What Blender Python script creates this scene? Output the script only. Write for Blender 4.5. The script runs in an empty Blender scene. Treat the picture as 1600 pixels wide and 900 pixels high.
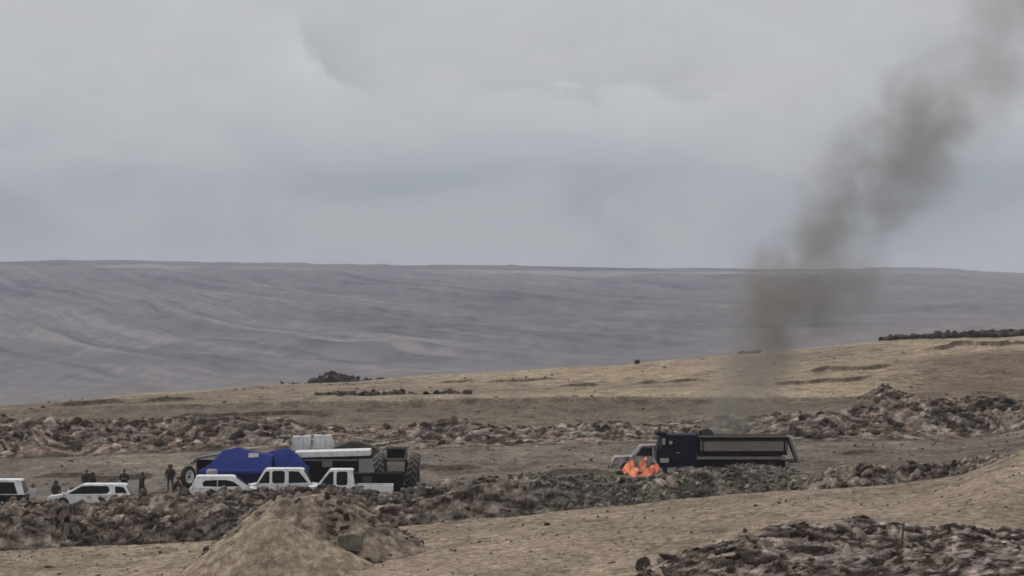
import bpy, bmesh, math, random
import numpy as np
from mathutils import Vector, Matrix

# ------------------------------------------------------------------ camera, world, sun, exposure
S = bpy.context.scene
C = S.collection
F = 4500.0            # focal length in 1/1600ths of the frame width
EYE = 15.0            # the camera stands on a rise 15 m above the diggings
HOR = 430.0           # row of eye level in a 1600x900 frame
cd = bpy.data.cameras.new('camera'); cam = bpy.data.objects.new('camera', cd); C.objects.link(cam)
cd.sensor_width = 36; cd.lens = 36 * F / 1600; cd.clip_start = 0.5; cd.clip_end = 30000
cam.location = (0, 0, EYE)
cam.rotation_euler = (math.radians(90) - math.atan((450 - HOR) / F), 0, 0)
S.camera = cam
SUN_EL, SUN_AZ = math.radians(42), math.radians(-48)      # azimuth from +Y towards +X, sun ahead-left and high behind cloud
W = bpy.data.worlds.new('World'); S.world = W; W.use_nodes = True
sd = bpy.data.lights.new('sun', 'SUN'); sun = bpy.data.objects.new('sun', sd); C.objects.link(sun)
sd.energy = 1.5; sd.angle = math.radians(10); sd.color = (1.0, 0.95, 0.89)
dvec = Vector((math.sin(SUN_AZ) * math.cos(SUN_EL), math.cos(SUN_AZ) * math.cos(SUN_EL), math.sin(SUN_EL)))
sun.rotation_euler = dvec.to_track_quat('Z', 'Y').to_euler()
S.view_settings.view_transform = 'Standard'; S.view_settings.look = 'None'
S.view_settings.gamma = 1.0; S.view_settings.exposure = 0.0
try: S.view_settings.use_curve_mapping = False
except Exception: pass
S.render.engine = 'CYCLES'
cy = S.cycles
cy.use_denoising = True
cy.max_bounces = 5; cy.diffuse_bounces = 3; cy.glossy_bounces = 2; cy.transparent_max_bounces = 16; cy.volume_bounces = 1
cy.pixel_filter_type = 'BLACKMAN_HARRIS'; cy.filter_width = 1.6
cy.volume_max_steps = 256

class NT:
    """small node-tree helper"""
    def __init__(s, t): s.t = t; s.n = t.nodes; s.n.clear()
    def node(s, k, ins=None, **kw):
        n = s.n.new(k)
        for a, b in kw.items(): setattr(n, a, b)
        for a, b in (ins or {}).items():
            if hasattr(b, 'is_linked') or hasattr(b, 'links'): s.t.links.new(b, n.inputs[a])
            else: n.inputs[a].default_value = b
        return n
    def m(s, op, a, b=0.0, c=None, clamp=False):
        n = s.n.new('ShaderNodeMath'); n.operation = op; n.use_clamp = clamp
        for i, v in enumerate((a, b, c)):
            if v is None: continue
            if hasattr(v, 'links'): s.t.links.new(v, n.inputs[i])
            else: n.inputs[i].default_value = v
        return n.outputs[0]
    def vm(s, op, a, b):
        n = s.n.new('ShaderNodeVectorMath'); n.operation = op
        for i, v in enumerate((a, b)):
            if hasattr(v, 'links'): s.t.links.new(v, n.inputs[i])
            else: n.inputs[i].default_value = v
        return n.outputs[0]
    def link(s, a, b): s.t.links.new(a, b)
    def mixc(s, fac, a, b, blend='MIX'):
        n = s.n.new('ShaderNodeMix'); n.data_type = 'RGBA'; n.blend_type = blend; n.clamp_result = False
        for i, v in ((0, fac), (6, a), (7, b)):
            if hasattr(v, 'links'): s.t.links.new(v, n.inputs[i])
            else: n.inputs[i].default_value = v
        return n.outputs[2]
    def sstep(s, v, a, b, lo=0.0, hi=1.0):
        n = s.n.new('ShaderNodeMapRange'); n.interpolation_type = 'SMOOTHSTEP'
        s.t.links.new(v, n.inputs[0])
        for i, x in enumerate((a, b, lo, hi)): n.inputs[i + 1].default_value = x
        return n.outputs[0]
    def curve(s, v, pts):
        n = s.n.new('ShaderNodeFloatCurve'); cm = n.mapping; c = cm.curves[0]
        while len(c.points) < len(pts): c.points.new(0.5, 0.5)
        for p, (x, y) in zip(c.points, pts): p.location = (x, y); p.handle_type = 'AUTO'
        cm.update(); s.t.links.new(v, n.inputs['Value']); return n.outputs[0]

def g(r, gg=None, b=None):
    """sRGB 0-255 -> linear rgba"""
    if gg is None: gg = b = r
    f = lambda v: (v / 255 / 12.92) if v < 10 else ((v / 255 + 0.055) / 1.055) ** 2.4
    return (f(r), f(gg), f(b), 1.0)

# ---- sky: overcast cloud sheet over a Nishita sky, all in directions (azimuth, elevation)
t = NT(W.node_tree)
tc = t.node('ShaderNodeTexCoord')
sep = t.node('ShaderNodeSeparateXYZ', {0: tc.outputs['Generated']})
dx, dy, dz = sep.outputs
az = t.m('ARCTAN2', dx, dy); el = t.m('ARCSINE', dz)
PX = t.m('MULTIPLY_ADD', az, F, 800.0)           # cloud coordinates, 1 unit = 1/4500 rad
PY = t.m('MULTIPLY_ADD', el, -F, HOR)
def cloudnoise(sx, sy, detail, rough, dist, seed):
    v = t.node('ShaderNodeCombineXYZ', {0: t.m('MULTIPLY', PX, sx), 1: t.m('MULTIPLY', PY, sy), 2: seed}).outputs[0]
    return t.node('ShaderNodeTexNoise', {'Vector': v, 'Scale': 1.0, 'Detail': detail, 'Roughness': rough, 'Distortion': dist}).outputs['Fac']
n1 = cloudnoise(1 / 330, 1 / 150, 5, 0.5, 0.6, 3.7)
n2 = cloudnoise(1 / 120, 1 / 40, 4, 0.5, 0.3, 11.2)
n3 = cloudnoise(1 / 90, 1 / 90, 4, 0.55, 0.0, 21.0)
up = t.sstep(PY, 400.0, 130.0)
upc = t.curve(t.m('DIVIDE', t.m('SUBTRACT', HOR, PY), 800.0, clamp=True), [(0, .42), (.08, .36), (.16, .38), (.24, .62), (.34, .84), (.55, .92), (1, .95)])
base = t.mixc(upc, g(120, 129, 146), g(193, 195, 198))
warm = t.mixc(t.sstep(n1, .35, .65), base, t.mixc(0.5, base, g(181, 179, 181)))
n5 = cloudnoise(1 / 200, 1 / 120, 7, 0.62, 1.2, 47.0)
val = t.m('ADD', t.m('MULTIPLY', t.m('SUBTRACT', n1, .5), .26), t.m('ADD', t.m('MULTIPLY', t.m('SUBTRACT', n2, .5), .08), t.m('MULTIPLY', t.m('SUBTRACT', n5, .5), .20)))
def billow(cx, cy_, rx, ry, lo, hi, a_in, a_out, wi, wo, k, soft):
    """a cloud lobe: darker behind its rim, brighter in front of it, over part of its outline only"""
    wx = t.m('ADD', PX, t.m('ADD', t.m('MULTIPLY', t.m('SUBTRACT', n3, .5), k), t.m('MULTIPLY', t.m('SUBTRACT', n4, .5), k * .35)))
    wy = t.m('ADD', PY, t.m('MULTIPLY', t.m('SUBTRACT', n2, .5), k * .8))
    ex = t.m('DIVIDE', t.m('SUBTRACT', wx, cx), rx); ey = t.m('DIVIDE', t.m('SUBTRACT', wy, cy_), ry)
    d = t.m('SUBTRACT', t.m('SQRT', t.m('ADD', t.m('MULTIPLY', ex, ex), t.m('MULTIPLY', ey, ey))), 1.0)
    ang = t.m('ARCTAN2', ey, ex)
    sec = t.m('MULTIPLY', t.sstep(ang, lo - .6, lo + .6), t.sstep(ang, hi + .3, hi - .5))
    edge = t.sstep(d, -soft, soft)
    ins = t.m('MULTIPLY', t.m('SUBTRACT', 1.0, edge), t.m('EXPONENT', t.m('DIVIDE', t.m('MINIMUM', d, 0.0), wi)))
    out = t.m('MULTIPLY', edge, t.m('EXPONENT', t.m('DIVIDE', t.m('MAXIMUM', d, 0.0), -wo)))
    return t.m('MULTIPLY', sec, t.m('SUBTRACT', t.m('MULTIPLY', out, a_out), t.m('MULTIPLY', ins, a_in)))
n4 = cloudnoise(1 / 30, 1 / 26, 4, 0.6, 0.0, 31.0)
val = t.m('ADD', val, billow(612, 12, 146, 140, 2.0, 2.95, .17, .16, .32, .45, 60, .07))
val = t.m('ADD', val, billow(900, 60, 190, 95, 0.5, 2.3, .09, .08, .5, .6, 170, .16))
val = t.m('ADD', val, billow(1060, 90, 90, 75, 0.7, 2.3, .07, .06, .5, .5, 120, .15))
val = t.m('ADD', val, billow(60, 140, 380, 100, 0.9, 2.3, .05, .06, .5, .4, 150, .20))
val = t.m('ADD', t.m('MULTIPLY', val, up), 1.0)
zen = t.m('MULTIPLY_ADD', t.m('MAXIMUM', dz, 0.0), .55, 1.0)      # CIE overcast: brighter towards the zenith
val = t.m('MULTIPLY', val, zen)
cloud = t.vm('SCALE', warm, (0, 0, 0)); t.n[-1].inputs['Scale'].default_value = 1.0
t.link(val, t.n[-1].inputs['Scale'])
sky = t.node('ShaderNodeTexSky', sky_type='NISHITA', sun_disc=False, sun_elevation=SUN_EL, sun_rotation=SUN_AZ, altitude=3500.0)
b1 = t.node('ShaderNodeBackground', {'Color': sky.outputs[0], 'Strength': 0.06})
b2 = t.node('ShaderNodeBackground', {'Color': cloud, 'Strength': 1.0})
mx = t.node('ShaderNodeMixShader', {0: 0.92}); t.link(b1.outputs[0], mx.inputs[1]); t.link(b2.outputs[0], mx.inputs[2])
wo = t.node('ShaderNodeOutputWorld'); t.link(mx.outputs[0], wo.inputs['Surface'])

# ------------------------------------------------------------------ numpy noise
def _h(ix, iy, seed):
    h = (ix.astype(np.int64) * 374761393 + iy.astype(np.int64) * 668265263 + seed * 1442695041) & 0xffffffff
    h = ((h ^ (h >> 13)) * 1274126177) & 0xffffffff
    h = ((h ^ (h >> 16)) * 2246822519) & 0xffffffff
    return ((h ^ (h >> 15)) & 0xffffff) / float(0xffffff)
def vn(x, y, seed=0):
    x, y = np.broadcast_arrays(np.asarray(x, float), np.asarray(y, float))
    ix, iy = np.floor(x), np.floor(y); fx, fy = x - ix, y - iy
    fx = fx * fx * fx * (fx * (fx * 6 - 15) + 10); fy = fy * fy * fy * (fy * (fy * 6 - 15) + 10)
    a, b = _h(ix, iy, seed), _h(ix + 1, iy, seed); c, d = _h(ix, iy + 1, seed), _h(ix + 1, iy + 1, seed)
    return (a + (b - a) * fx) * (1 - fy) + (c + (d - c) * fx) * fy     # 0..1
def fbm(x, y, o=4, seed=0, r=0.5):
    s = 0; a = 1; n = 0
    for k in range(o):
        s = s + a * (vn(x * 2 ** k + 17 * k, y * 2 ** k - 9 * k, seed + k) - .5); n += a; a *= r
    return s / n * 2        # about -1..1
def ridged(x, y, o=3, seed=0):
    s = 0; a = 1; n = 0
    for k in range(o):
        s = s + a * (1 - np.abs(2 * vn(x * 2 ** k + 5 * k, y * 2 ** k + 3 * k, seed + k) - 1)); n += a; a *= .5
    return s / n            # 0..1
def ss(v, a, b):
    q = np.clip((v - a) / (b - a), 0, 1); return q * q * (3 - 2 * q)

# ------------------------------------------------------------------ terrain heights
def pyz(py, Y): return EYE - (np.asarray(py) - HOR) * Y / F
KX = np.array([-400, 0, 200, 400, 600, 800, 1000, 1200, 1400, 1500, 1560, 1600, 1700, 2100.])
def line(Y, *py): return (Y, KX, pyz(py, Y))
NEAR = line(165, 885, 870, 858, 845, 828, 810, 790, 768, 757, 742, 718, 702, 690, 680)
def flat(Y, z): return (Y, KX, np.full(len(KX), float(z)))
ridge_py = np.array([655, 632, 618, 600, 592, 580, 567, 548, 530, 526, 525, 524, 522, 520.])
sky_py = np.array([410, 408, 407, 410, 414, 414, 418, 421, 418, 420, 424, 428, 433, 438.])
LINES = [flat(-40, 13.5), flat(8, 13.2), flat(45, 7.0),
    (95, KX, np.minimum(NEAR[2], 3.1) * .8), (130, KX, np.minimum(NEAR[2], 3.3)), (150, KX, np.minimum(NEAR[2], 4.2)), (164, KX, NEAR[2]),
    line(176, 806, 803, 797, 791, 785, 774, 762, 752, 744, 738, 730, 722, 712, 700),
    line(225, 720, 716, 712, 706, 704, 697, 692, 690, 690, 688, 680, 672, 668, 660),
    line(262, 668, 664, 660, 660, 662, 662, 660, 655, 640, 632, 628, 624, 620, 615),
    line(296, 650, 646, 641, 633, 629, 629, 622, 624, 612, 600, 596, 594, 590, 588),
    line(420, *ridge_py),
    (520, KX, pyz(ridge_py, 420) - 14)]
HL = [(430, KX, pyz(ridge_py, 420) - 30), (700, KX, pyz(ridge_py + 60, 700) - 10), (1000, KX, pyz(ridge_py + 30, 1000)),
    (1400, KX, pyz(ridge_py - 12, 1400)),
    line(2000, 545, 535, 528, 520, 510, 503, 500, 492, 484, 480, 478, 476, 474, 470),
    line(2800, 455, 450, 448, 447, 448, 450, 452, 452, 448, 449, 452, 455, 458, 460),
    line(3300, 425, 423, 422, 424, 428, 428, 431, 432, 430, 432, 435, 438, 440, 445),
    line(3600, *(sky_py + 6)), line(4000, *sky_py),
    (4600, KX, pyz(sky_py + 9, 4600)), flat(6000, -40)]
def interp_lines(LN, px, Y):
    px, Y = np.broadcast_arrays(px, Y)
    Ys = np.array([l[0] for l in LN]); Z = np.stack([np.interp(px, l[1], l[2]) for l in LN])
    k = np.clip(np.searchsorted(Ys, Y, side='right') - 1, 0, len(Ys) - 2)
    tt = np.clip((Y - Ys[k]) / (Ys[k + 1] - Ys[k]), 0, 1)
    tt = tt * .55 + (tt * tt * (3 - 2 * tt)) * .45
    z0 = np.take_along_axis(Z, k[None], 0)[0]; z1 = np.take_along_axis(Z, (k + 1)[None], 0)[0]
    return z0 + (z1 - z0) * tt
def pxof(X, Y): return 800 + F * X / np.maximum(Y, 20)
def wob(X, s, seed, a): return a * fbm(X / s, X * 0 + seed, 4, seed)
def ground_z(X, Y):
    X, Y = np.asarray(X, float), np.asarray(Y, float)
    z = interp_lines(LINES, pxof(X, Y), Y)
    z = z + .10 * fbm(X / 9, Y / 9, 4, 3) * ss(Y, 40, 100)
    z = z + .05 * fbm(X / 1.3, Y / 1.3, 3, 5) * ss(Y, 90, 120) * (1 - ss(Y, 300, 420))
    z = z + .35 * fbm(X / 14, Y / 22, 4, 8) * ss(Y, 240, 300)
    e = 165.9 + wob(X, 9, 21, .9)                       # the cut at the field's edge
    z = z - 1.1 * ss(Y, e, e + .35) * (1 - ss(Y, e + 1.7, e + 3.0)) * (.55 + .45 * vn(X / 3, 0 * X, 4))
    z = z + ledges(X, Y)[0]
    # terrace step behind the far spoil bank
    px = pxof(X, Y); cl = np.clip
    z = z - 1.6 * np.exp(-((px - 1530) / 110) ** 2 - ((Y - 318) / 22) ** 2)
    st = 292 + wob(X, 30, 27, 4)
    z = z + .5 * (1 - ss(px, 1200, 1350)) * ss(Y, st - 3, st) * (1 - ss(Y, st + 4, st + 40))
    return z
LEDGES = [(1240, 1420, 352, .5, 201), (1150, 1390, 322, .4, 202), (850, 1130, 345, .35, 203), (1420, 1640, 384, .6, 204), (1380, 1580, 276, .7, 205), (60, 330, 305, .45, 206), (250, 560, 272, .4, 207), (640, 900, 372, .3, 208), (1290, 1400, 205, .25, 209), (560, 860, 199, .35, 210), (820, 1010, 188, .3, 211), (30, 280, 203, .3, 212)]
def ledges(X, Y):
    """low eroded steps in the ground: height added, and how much bare dark face shows"""
    px = pxof(X, Y); dz = 0 * X; face = 0 * X
    for a, b, y0, h, sd_ in LEDGES:
        m_ = ss(px, a, a + 50) * (1 - ss(px, b - 50, b)) * ss(fbm(X / 4, X * 0 + sd_, 3, sd_), -.55, .0)
        yy = y0 + .012 * y0 * fbm(X / 7, X * 0, 4, sd_ + 20) * 3
        dz = dz + h * m_ * ss(Y, yy - .5, yy) * (1 - ss(Y, yy + 2, yy + 18))
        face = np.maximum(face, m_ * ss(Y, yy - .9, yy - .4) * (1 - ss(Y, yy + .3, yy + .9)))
    return dz, face
def hills_z(X, Y):
    z = interp_lines(HL, pxof(X, Y), Y)
    sh = .31; c = X + sh * Y + 22 * fbm(X / 300, Y / 700, 3, 31)
    w = ss(Y, 900, 1500) * (1 - ss(Y, 3150, 3500))
    z = z + w * (17.0 * (ridged(c / 110, Y / 1500, 3, 33) - .6) + 7.0 * (ridged(c / 50, Y / 700, 3, 35) - .6))
    z = z + w * 2.2 * fbm(X / 60, Y / 140, 4, 37)
    z = z + ss(Y, 3100, 3500) * (2.2 * fbm(X / 150, Y / 400, 5, 39, .6) + 1.5 * fbm(X / 30, Y / 400, 4, 61, .6))
    return z
def from_px(px, Y): return (px - 800) / F * Y

# front spoil bank
FBX = np.array([-300, 0, 60, 100, 150, 180, 205, 250, 300, 350, 420, 560, 600, 640, 700, 760, 800, 850, 900, 950, 1000, 1040, 1100, 1150, 1200, 1238, 1256, 1300, 1360, 1420, 1500, 1560, 1600, 1700, 2000])
FBY = np.array([785, 785, 780, 783, 779, 772, 768, 768, 767, 764, 768, 767, 768, 763, 756, 745, 749, 741, 744, 744, 752, 752, 744, 737, 735, 741, 752, 729, 724, 722, 715, 712, 708, 700, 690])
def front_bank(X, Y):
    px = pxof(X, Y); gz = ground_z(X, Y)
    yc = 171.2 + wob(X, 12, 41, .8)
    crest = EYE - (np.interp(px, FBX, FBY) - HOR) * yc / F
    tq = np.where(Y < yc, (yc - Y) / 3.9, (Y - yc) / 4.0)
    p = np.clip(1 - tq, 0, 1); p = p ** .75
    w_ = fbm(X / 4, Y / 3, 2, 49)
    lump = .72 * (ridged((X + w_) / 2.0, (Y - .5 * X * w_) / 1.5, 3, 43) - .6) + .42 * (ridged(X / .62, Y / .55, 2, 45) - .55) + .5 * fbm(X / 6, Y / 3, 2, 47)
    z = gz + np.maximum(crest - gz, .1) * p + lump * np.clip(p * 2, 0, 1) * (.5 + .5 * np.clip((crest - gz), 0, 1))
    return np.where(p <= 0, gz - .25, z), p
# back spoil bank
BBX = np.array([-300, 0, 100, 200, 300, 400, 470, 560, 620, 700, 800, 900, 1000, 1100, 1200, 1300, 1400, 1500, 1600, 1800, 2100])
BBT = np.array([658, 662, 656, 654, 652, 655, 662, 672, 666, 658, 664, 668, 668, 662, 654, 644, 630, 626, 626, 622, 618])
def back_bank(X, Y):
    px = pxof(X, Y); gz = ground_z(X, Y)
    yc = 236 + wob(X, 25, 51, 2.5)
    crest = EYE - (np.interp(px, BBX, BBT) - HOR) * yc / F
    tq = np.where(Y < yc, (yc - Y) / 10.5, (Y - yc) / 7.0)
    p = np.clip(1 - tq, 0, 1) ** .8
    h = np.maximum(crest - gz, .15)
    lump = .75 * (ridged(X / 2.8, Y / 2.2, 3, 53) - .6) + .42 * (ridged(X / .9, Y / .8, 2, 55) - .55) + .4 * fbm(X / 9, Y / 4, 2, 57)
    z = gz + h * p + lump * np.clip(p * 2, 0, 1) * np.clip(h, .2, 1)
    return np.where(p <= 0, gz - .3, z), p
# two-coned mound in the foreground field
def mound(X, Y, px, Yc, apex_py, rx, ry, seed, flat_=.12, pw=1.0, gul=.35):
    cx = from_px(px, Yc); gz = ground_z(X, Y); top = pyz(apex_py, Yc) - ground_z(np.array(cx), np.array(Yc))
    ex, ey = (X - cx) / rx, (Y - Yc) / ry
    a = np.arctan2(ey, ex); r = np.sqrt(ex * ex + ey * ey)
    r = r * (1 + .10 * fbm(np.cos(a) * 1.6 + 3, np.sin(a) * 1.6, 3, seed))
    p = np.clip(1 - np.clip(r - flat_, 0, 9) / (1 - flat_), 0, 1) ** pw
    gl = (ridged(a * 4.5, r * 1.1, 3, seed + 3) - .6) * gul * ss(r, .08, .35) * (1 - ss(r, .9, 1.02))
    z = gz + top * p + gl + .10 * fbm(X / .6, Y / .6, 3, seed + 5) * (p > 0)
    return np.where(p <= 0, gz - .25, z), p
def mound_rear(X, Y):
    z, p = mound(X, Y, 474, 151.5, 777, 6.6, 6.2, 61, .26, .95, .5)
    return z + .18 * (ridged(X / 1.1, Y / 1.2, 3, 66) - .5) * np.clip(p * 3, 0, 1), p
def mound_front(X, Y): return mound(X, Y, 418, 145.0, 814, 5.3, 4.8, 71, .12, 1.0, .16)
HPX = np.array([930, 960, 1000, 1050, 1130, 1200, 1250, 1330, 1400, 1440, 1480, 1540, 1600, 1700, 1800, 1900])
HPY = np.array([935, 905, 893, 874, 850, 828, 820, 813, 820, 830, 824, 826, 838, 845, 860, 880])
def heap(X, Y):
    px = pxof(X, Y); gz = ground_z(X, Y); yc = 123 + wob(X, 7, 81, .7)
    crest = EYE - (np.interp(px, HPX, HPY) - HOR) * yc / F
    tq = np.where(Y < yc, (yc - Y) / 11.0, (Y - yc) / 3.2)
    edge = ss(px, 940, 1060) * (1 - ss(px, 1760, 1900))
    p = np.clip(1 - tq, 0, 1) ** .8 * edge
    sl = X * .8 + Y * .6
    lump = .55 * (ridged((X + Y) / 2.2, (Y - .3 * X) / 1.0, 3, 83) - .55) + .22 * (ridged(X / .6, Y / .4, 2, 85) - .5)
    z = gz + np.maximum(crest - gz, .1) * p + lump * np.clip(p * 2.5, 0, 1)
    return np.where(p <= 0, gz - .25, z), p
def hump(px, Yc, top_py, rx, ry, seed):
    def f(X, Y):
        cx = from_px(px, Yc); gz = ground_z(X, Y); h = float(pyz(top_py, Yc) - ground_z(np.array(cx), np.array(float(Yc))))
        r = np.sqrt(((X - cx) / rx) ** 2 + ((Y - Yc) / ry) ** 2)
        p = np.clip(1 - r, 0, 1) ** .8
        z = gz + max(h, .3) * p + .35 * fbm(X / 1.5, Y / 1.5, 3, seed) * np.clip(p * 2, 0, 1)
        return np.where(p <= 0, gz - .3, z), p
    return f

# ------------------------------------------------------------------ object helpers
def tag(o, label=None, cat=None, group=None, kind=None):
    if label: o['label'] = label
    if cat: o['category'] = cat
    if group: o['group'] = group
    if kind: o['kind'] = kind
    return o
def empty(name, loc, rz=0, label=None, cat=None, group=None):
    o = bpy.data.objects.new(name, None); C.objects.link(o); o.location = loc; o.rotation_euler = (0, 0, rz)
    return tag(o, label, cat, group)
def link_mesh(name, me, mat=None, parent=None, smooth=False):
    if mat is not None and not me.materials: me.materials.append(mat)
    if smooth: me.polygons.foreach_set('use_smooth', np.ones(len(me.polygons), bool))
    o = bpy.data.objects.new(name, me); C.objects.link(o)
    if parent: o.parent = parent
    return o
def set_col(me, col):
    a = me.color_attributes.new('col', 'FLOAT_COLOR', 'POINT')
    c = np.ones((len(me.vertices), 4), np.float32); c[:, :3] = col; a.data.foreach_set('color', c.ravel())
def grid_mesh(name, X, Y, Z, col, mat, smooth=True):
    r, c = X.shape
    co = np.stack([X, Y, Z], -1).reshape(-1, 3).astype(np.float32)
    i = (np.arange(r - 1)[:, None] * c + np.arange(c - 1)[None]).ravel()
    q = np.stack([i, i + 1, i + c + 1, i + c], -1).astype(np.int32)
    me = bpy.data.meshes.new(name)
    me.vertices.add(len(co)); me.vertices.foreach_set('co', co.ravel())
    me.loops.add(q.size); me.loops.foreach_set('vertex_index', q.ravel())
    me.polygons.add(len(q)); me.polygons.foreach_set('loop_start', np.arange(0, q.size, 4, dtype=np.int32))
    me.update(calc_edges=True); set_col(me, col.reshape(-1, 3))
    return link_mesh(name, me, mat, smooth=smooth)

MATS = {}
def soil(name, bump=.5, bs=3.0, vs=1.2, amt=.35, mott=1.6):
    """earth: colour from the mesh's own soil map, broken up by noise"""
    m = bpy.data.materials.new(name); m.use_nodes = True; t = NT(m.node_tree)
    at = t.node('ShaderNodeAttribute', attribute_name='col')
    tc = t.node('ShaderNodeTexCoord')
    a = t.node('ShaderNodeTexNoise', {'Vector': tc.outputs['Object'], 'Scale': vs, 'Detail': 7.0, 'Roughness': .62}).outputs['Fac']
    b = t.node('ShaderNodeTexNoise', {'Vector': tc.outputs['Object'], 'Scale': vs * 7, 'Detail': 4.0, 'Roughness': .6}).outputs['Fac']
    k = t.m('ADD', t.m('MULTIPLY', a, .6), t.m('MULTIPLY', b, .4))
    mp = t.node('ShaderNodeMapping', {'Vector': tc.outputs['Object']}); mp.inputs['Scale'].default_value = (1.0, .45, 1.0)
    c2 = t.node('ShaderNodeTexNoise', {'Vector': mp.outputs[0], 'Scale': mott, 'Detail': 5.0, 'Roughness': .6}).outputs['Fac']
    sc = t.m('MULTIPLY', t.sstep(k, .36, .64, 1 - amt, 1 + amt), t.sstep(c2, .36, .62, 1 - amt * .9, 1 + amt * .5))
    v = t.vm('SCALE', at.outputs['Color'], (0, 0, 0)); t.link(sc, t.n[-1].inputs['Scale'])
    bp = t.node('ShaderNodeBump', {'Height': t.m('ADD', a, t.m('MULTIPLY', b, .3)), 'Strength': bump, 'Distance': .35})
    p = t.node('ShaderNodeBsdfPrincipled', {'Base Color': v, 'Roughness': .95, 'Normal': bp.outputs[0]})
    p.inputs['Specular IOR Level'].default_value = .15
    o = t.node('ShaderNodeOutputMaterial'); t.link(p.outputs[0], o.inputs['Surface'])
    return m
def paint(name, rgb, rough=.5, metal=0., dirt=.25, spec=.5, emit=None, dirtcol=(.19, .15, .12, 1)):
    """painted or plastic surface with a thin uneven film of dust"""
    if name in MATS: return MATS[name]
    m = bpy.data.materials.new(name); m.use_nodes = True; t = NT(m.node_tree)
    tc = t.node('ShaderNodeTexCoord')
    n = t.node('ShaderNodeTexNoise', {'Vector': tc.outputs['Object'], 'Scale': 2.3, 'Detail': 6.0, 'Roughness': .65}).outputs['Fac']
    f = t.m('MULTIPLY', t.sstep(n, .4, .72), dirt * 1.6, clamp=True)
    c = t.mixc(t.m('ADD', f, dirt * .3, clamp=True), (*rgb, 1), dirtcol)
    p = t.node('ShaderNodeBsdfPrincipled', {'Base Color': c, 'Roughness': t.m('ADD', t.m('MULTIPLY', f, .4), rough, clamp=True), 'Metallic': metal})
    p.inputs['Specular IOR Level'].default_value = spec
    o = t.node('ShaderNodeOutputMaterial'); t.link(p.outputs[0], o.inputs['Surface'])
    MATS[name] = m; return m

M_GROUND = soil('field_soil', .9, 3, 1.5, .34, 2.8)
M_HILL = soil('hill_soil', .2, 3, .08, .10, .05)
M_SPOIL = soil('turned_soil', .8, 3, 1.6, .45)
M_CLOD = soil('clod_soil', .7, 3, 2.5, .3)

# ------------------------------------------------------------------ ground sheet
def lerp(a, b, t_): return a + (np.asarray(b) - a) * np.asarray(t_)[..., None]
TAN = np.array([.372, .288, .208]); TAN2 = np.array([.262, .200, .142]); GREYB = np.array([.168, .138, .113])
OLIVE = np.array([.175, .142, .102]); SCARP = np.array([.145, .108, .078]); PALE = np.array([.37, .30, .22]); REDB = np.array([.165, .12, .085])
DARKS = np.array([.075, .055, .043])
us = np.concatenate([np.linspace(-.42, -.2, 40)[:-1], np.linspace(-.2, .2, 620), np.linspace(.2, .42, 40)[1:]])
ys = np.concatenate([np.linspace(-20, 90, 45)[:-1], np.linspace(90, 160, 150)[:-1], np.linspace(160, 182, 110)[:-1], np.linspace(182, 300, 330)[:-1], np.linspace(300, 430, 300)[:-1], np.linspace(430, 520, 30)])
YY = ys[:, None] + 0 * us[None]; XX = us[None] * (YY + 30)
ZZ = ground_z(XX, YY); PXX = pxof(XX, YY)
col = lerp(TAN + 0 * XX[..., None], TAN2, np.clip(.5 + .9 * fbm(XX / 5, YY / 7, 4, 101), 0, 1))
tus = ss(fbm(XX / 1.7, YY / 2.2, 4, 501, .65), .12, .42) * .55
col = lerp(col, np.array([.13, .098, .066]), tus * (.4 + .6 * ss(fbm(XX / 14, YY / 10, 2, 503), -.3, .3)))
plz = ss(YY, 166 + wob(XX, 5, 103, .4), 166.6 + wob(XX, 5, 103, .4)) * (1 - ss(YY, 236, 250))
col = lerp(col, GREYB, plz)
col = lerp(col, np.array([.30, .25, .19]), plz * np.clip(1.6 * fbm(XX / 8, YY / 13, 4, 105) - .1, 0, 1) * .8)
col = lerp(col, DARKS, ss(YY, 165.9 + wob(XX, 9, 21, .9), 166.3 + wob(XX, 9, 21, .9)) * (1 - ss(YY, 167.6, 168.6)))  # trench coloured dark, standing in for shadow at the bank's foot
z1 = ss(YY, 238, 250); col = lerp(col, OLIVE, z1)
st = 292 + wob(XX, 30, 27, 4)
col = lerp(col, SCARP, ss(YY, st - 26 + 8 * fbm(XX / 12, YY / 9, 3, 107), st - 10) * (1 - ss(YY, st - 1, st + 1)) * ss(PXX, 420, 620) * .85)
z2 = ss(YY, st - 1.5, st + 1.5)
upc_ = lerp(TAN * np.array([.97, .95, .88]) + 0 * XX[..., None], OLIVE * 1.2, np.clip(.45 + 1.1 * fbm(XX / 16, YY / 30, 4, 109) - ss(PXX, 300, 900) * .25, 0, 1))
col = lerp(col, upc_, z2)
col = lerp(col, PALE, ss(YY, st, st + 2) * (1 - ss(YY, st + 5, st + 14)) * ss(PXX, 300, 700) * (1 - ss(PXX, 1150, 1320)) * .6)
col = lerp(col, REDB, np.exp(-((PXX - 1530) / 130) ** 4) * ss(YY, 270, 285) * (1 - ss(YY, 352, 372)) * .95)
col = lerp(col, OLIVE * .85, (1 - ss(PXX, 150, 520)) * ss(YY, 240, 260) * (1 - ss(YY, 385, 415)) * .75)
col = lerp(col, PALE, ss(YY, 402, 412) * ss(PXX, 0, 200) * .55)
gsel = ss(PXX, 500, 560) * (1 - ss(PXX, 700, 740)); gy = 314 + wob(XX, 8, 111, 5)
col = lerp(col, DARKS * 1.6, gsel * np.exp(-((YY - gy) / 9.) ** 2) * ss(fbm(XX / 3.4, YY / 9, 3, 113), -.45, .1))
ground = grid_mesh('ground', XX, YY, ZZ, col, M_GROUND); tag(ground, 'tan dry ground with the dug-out area and fields', kind='structure')

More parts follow.
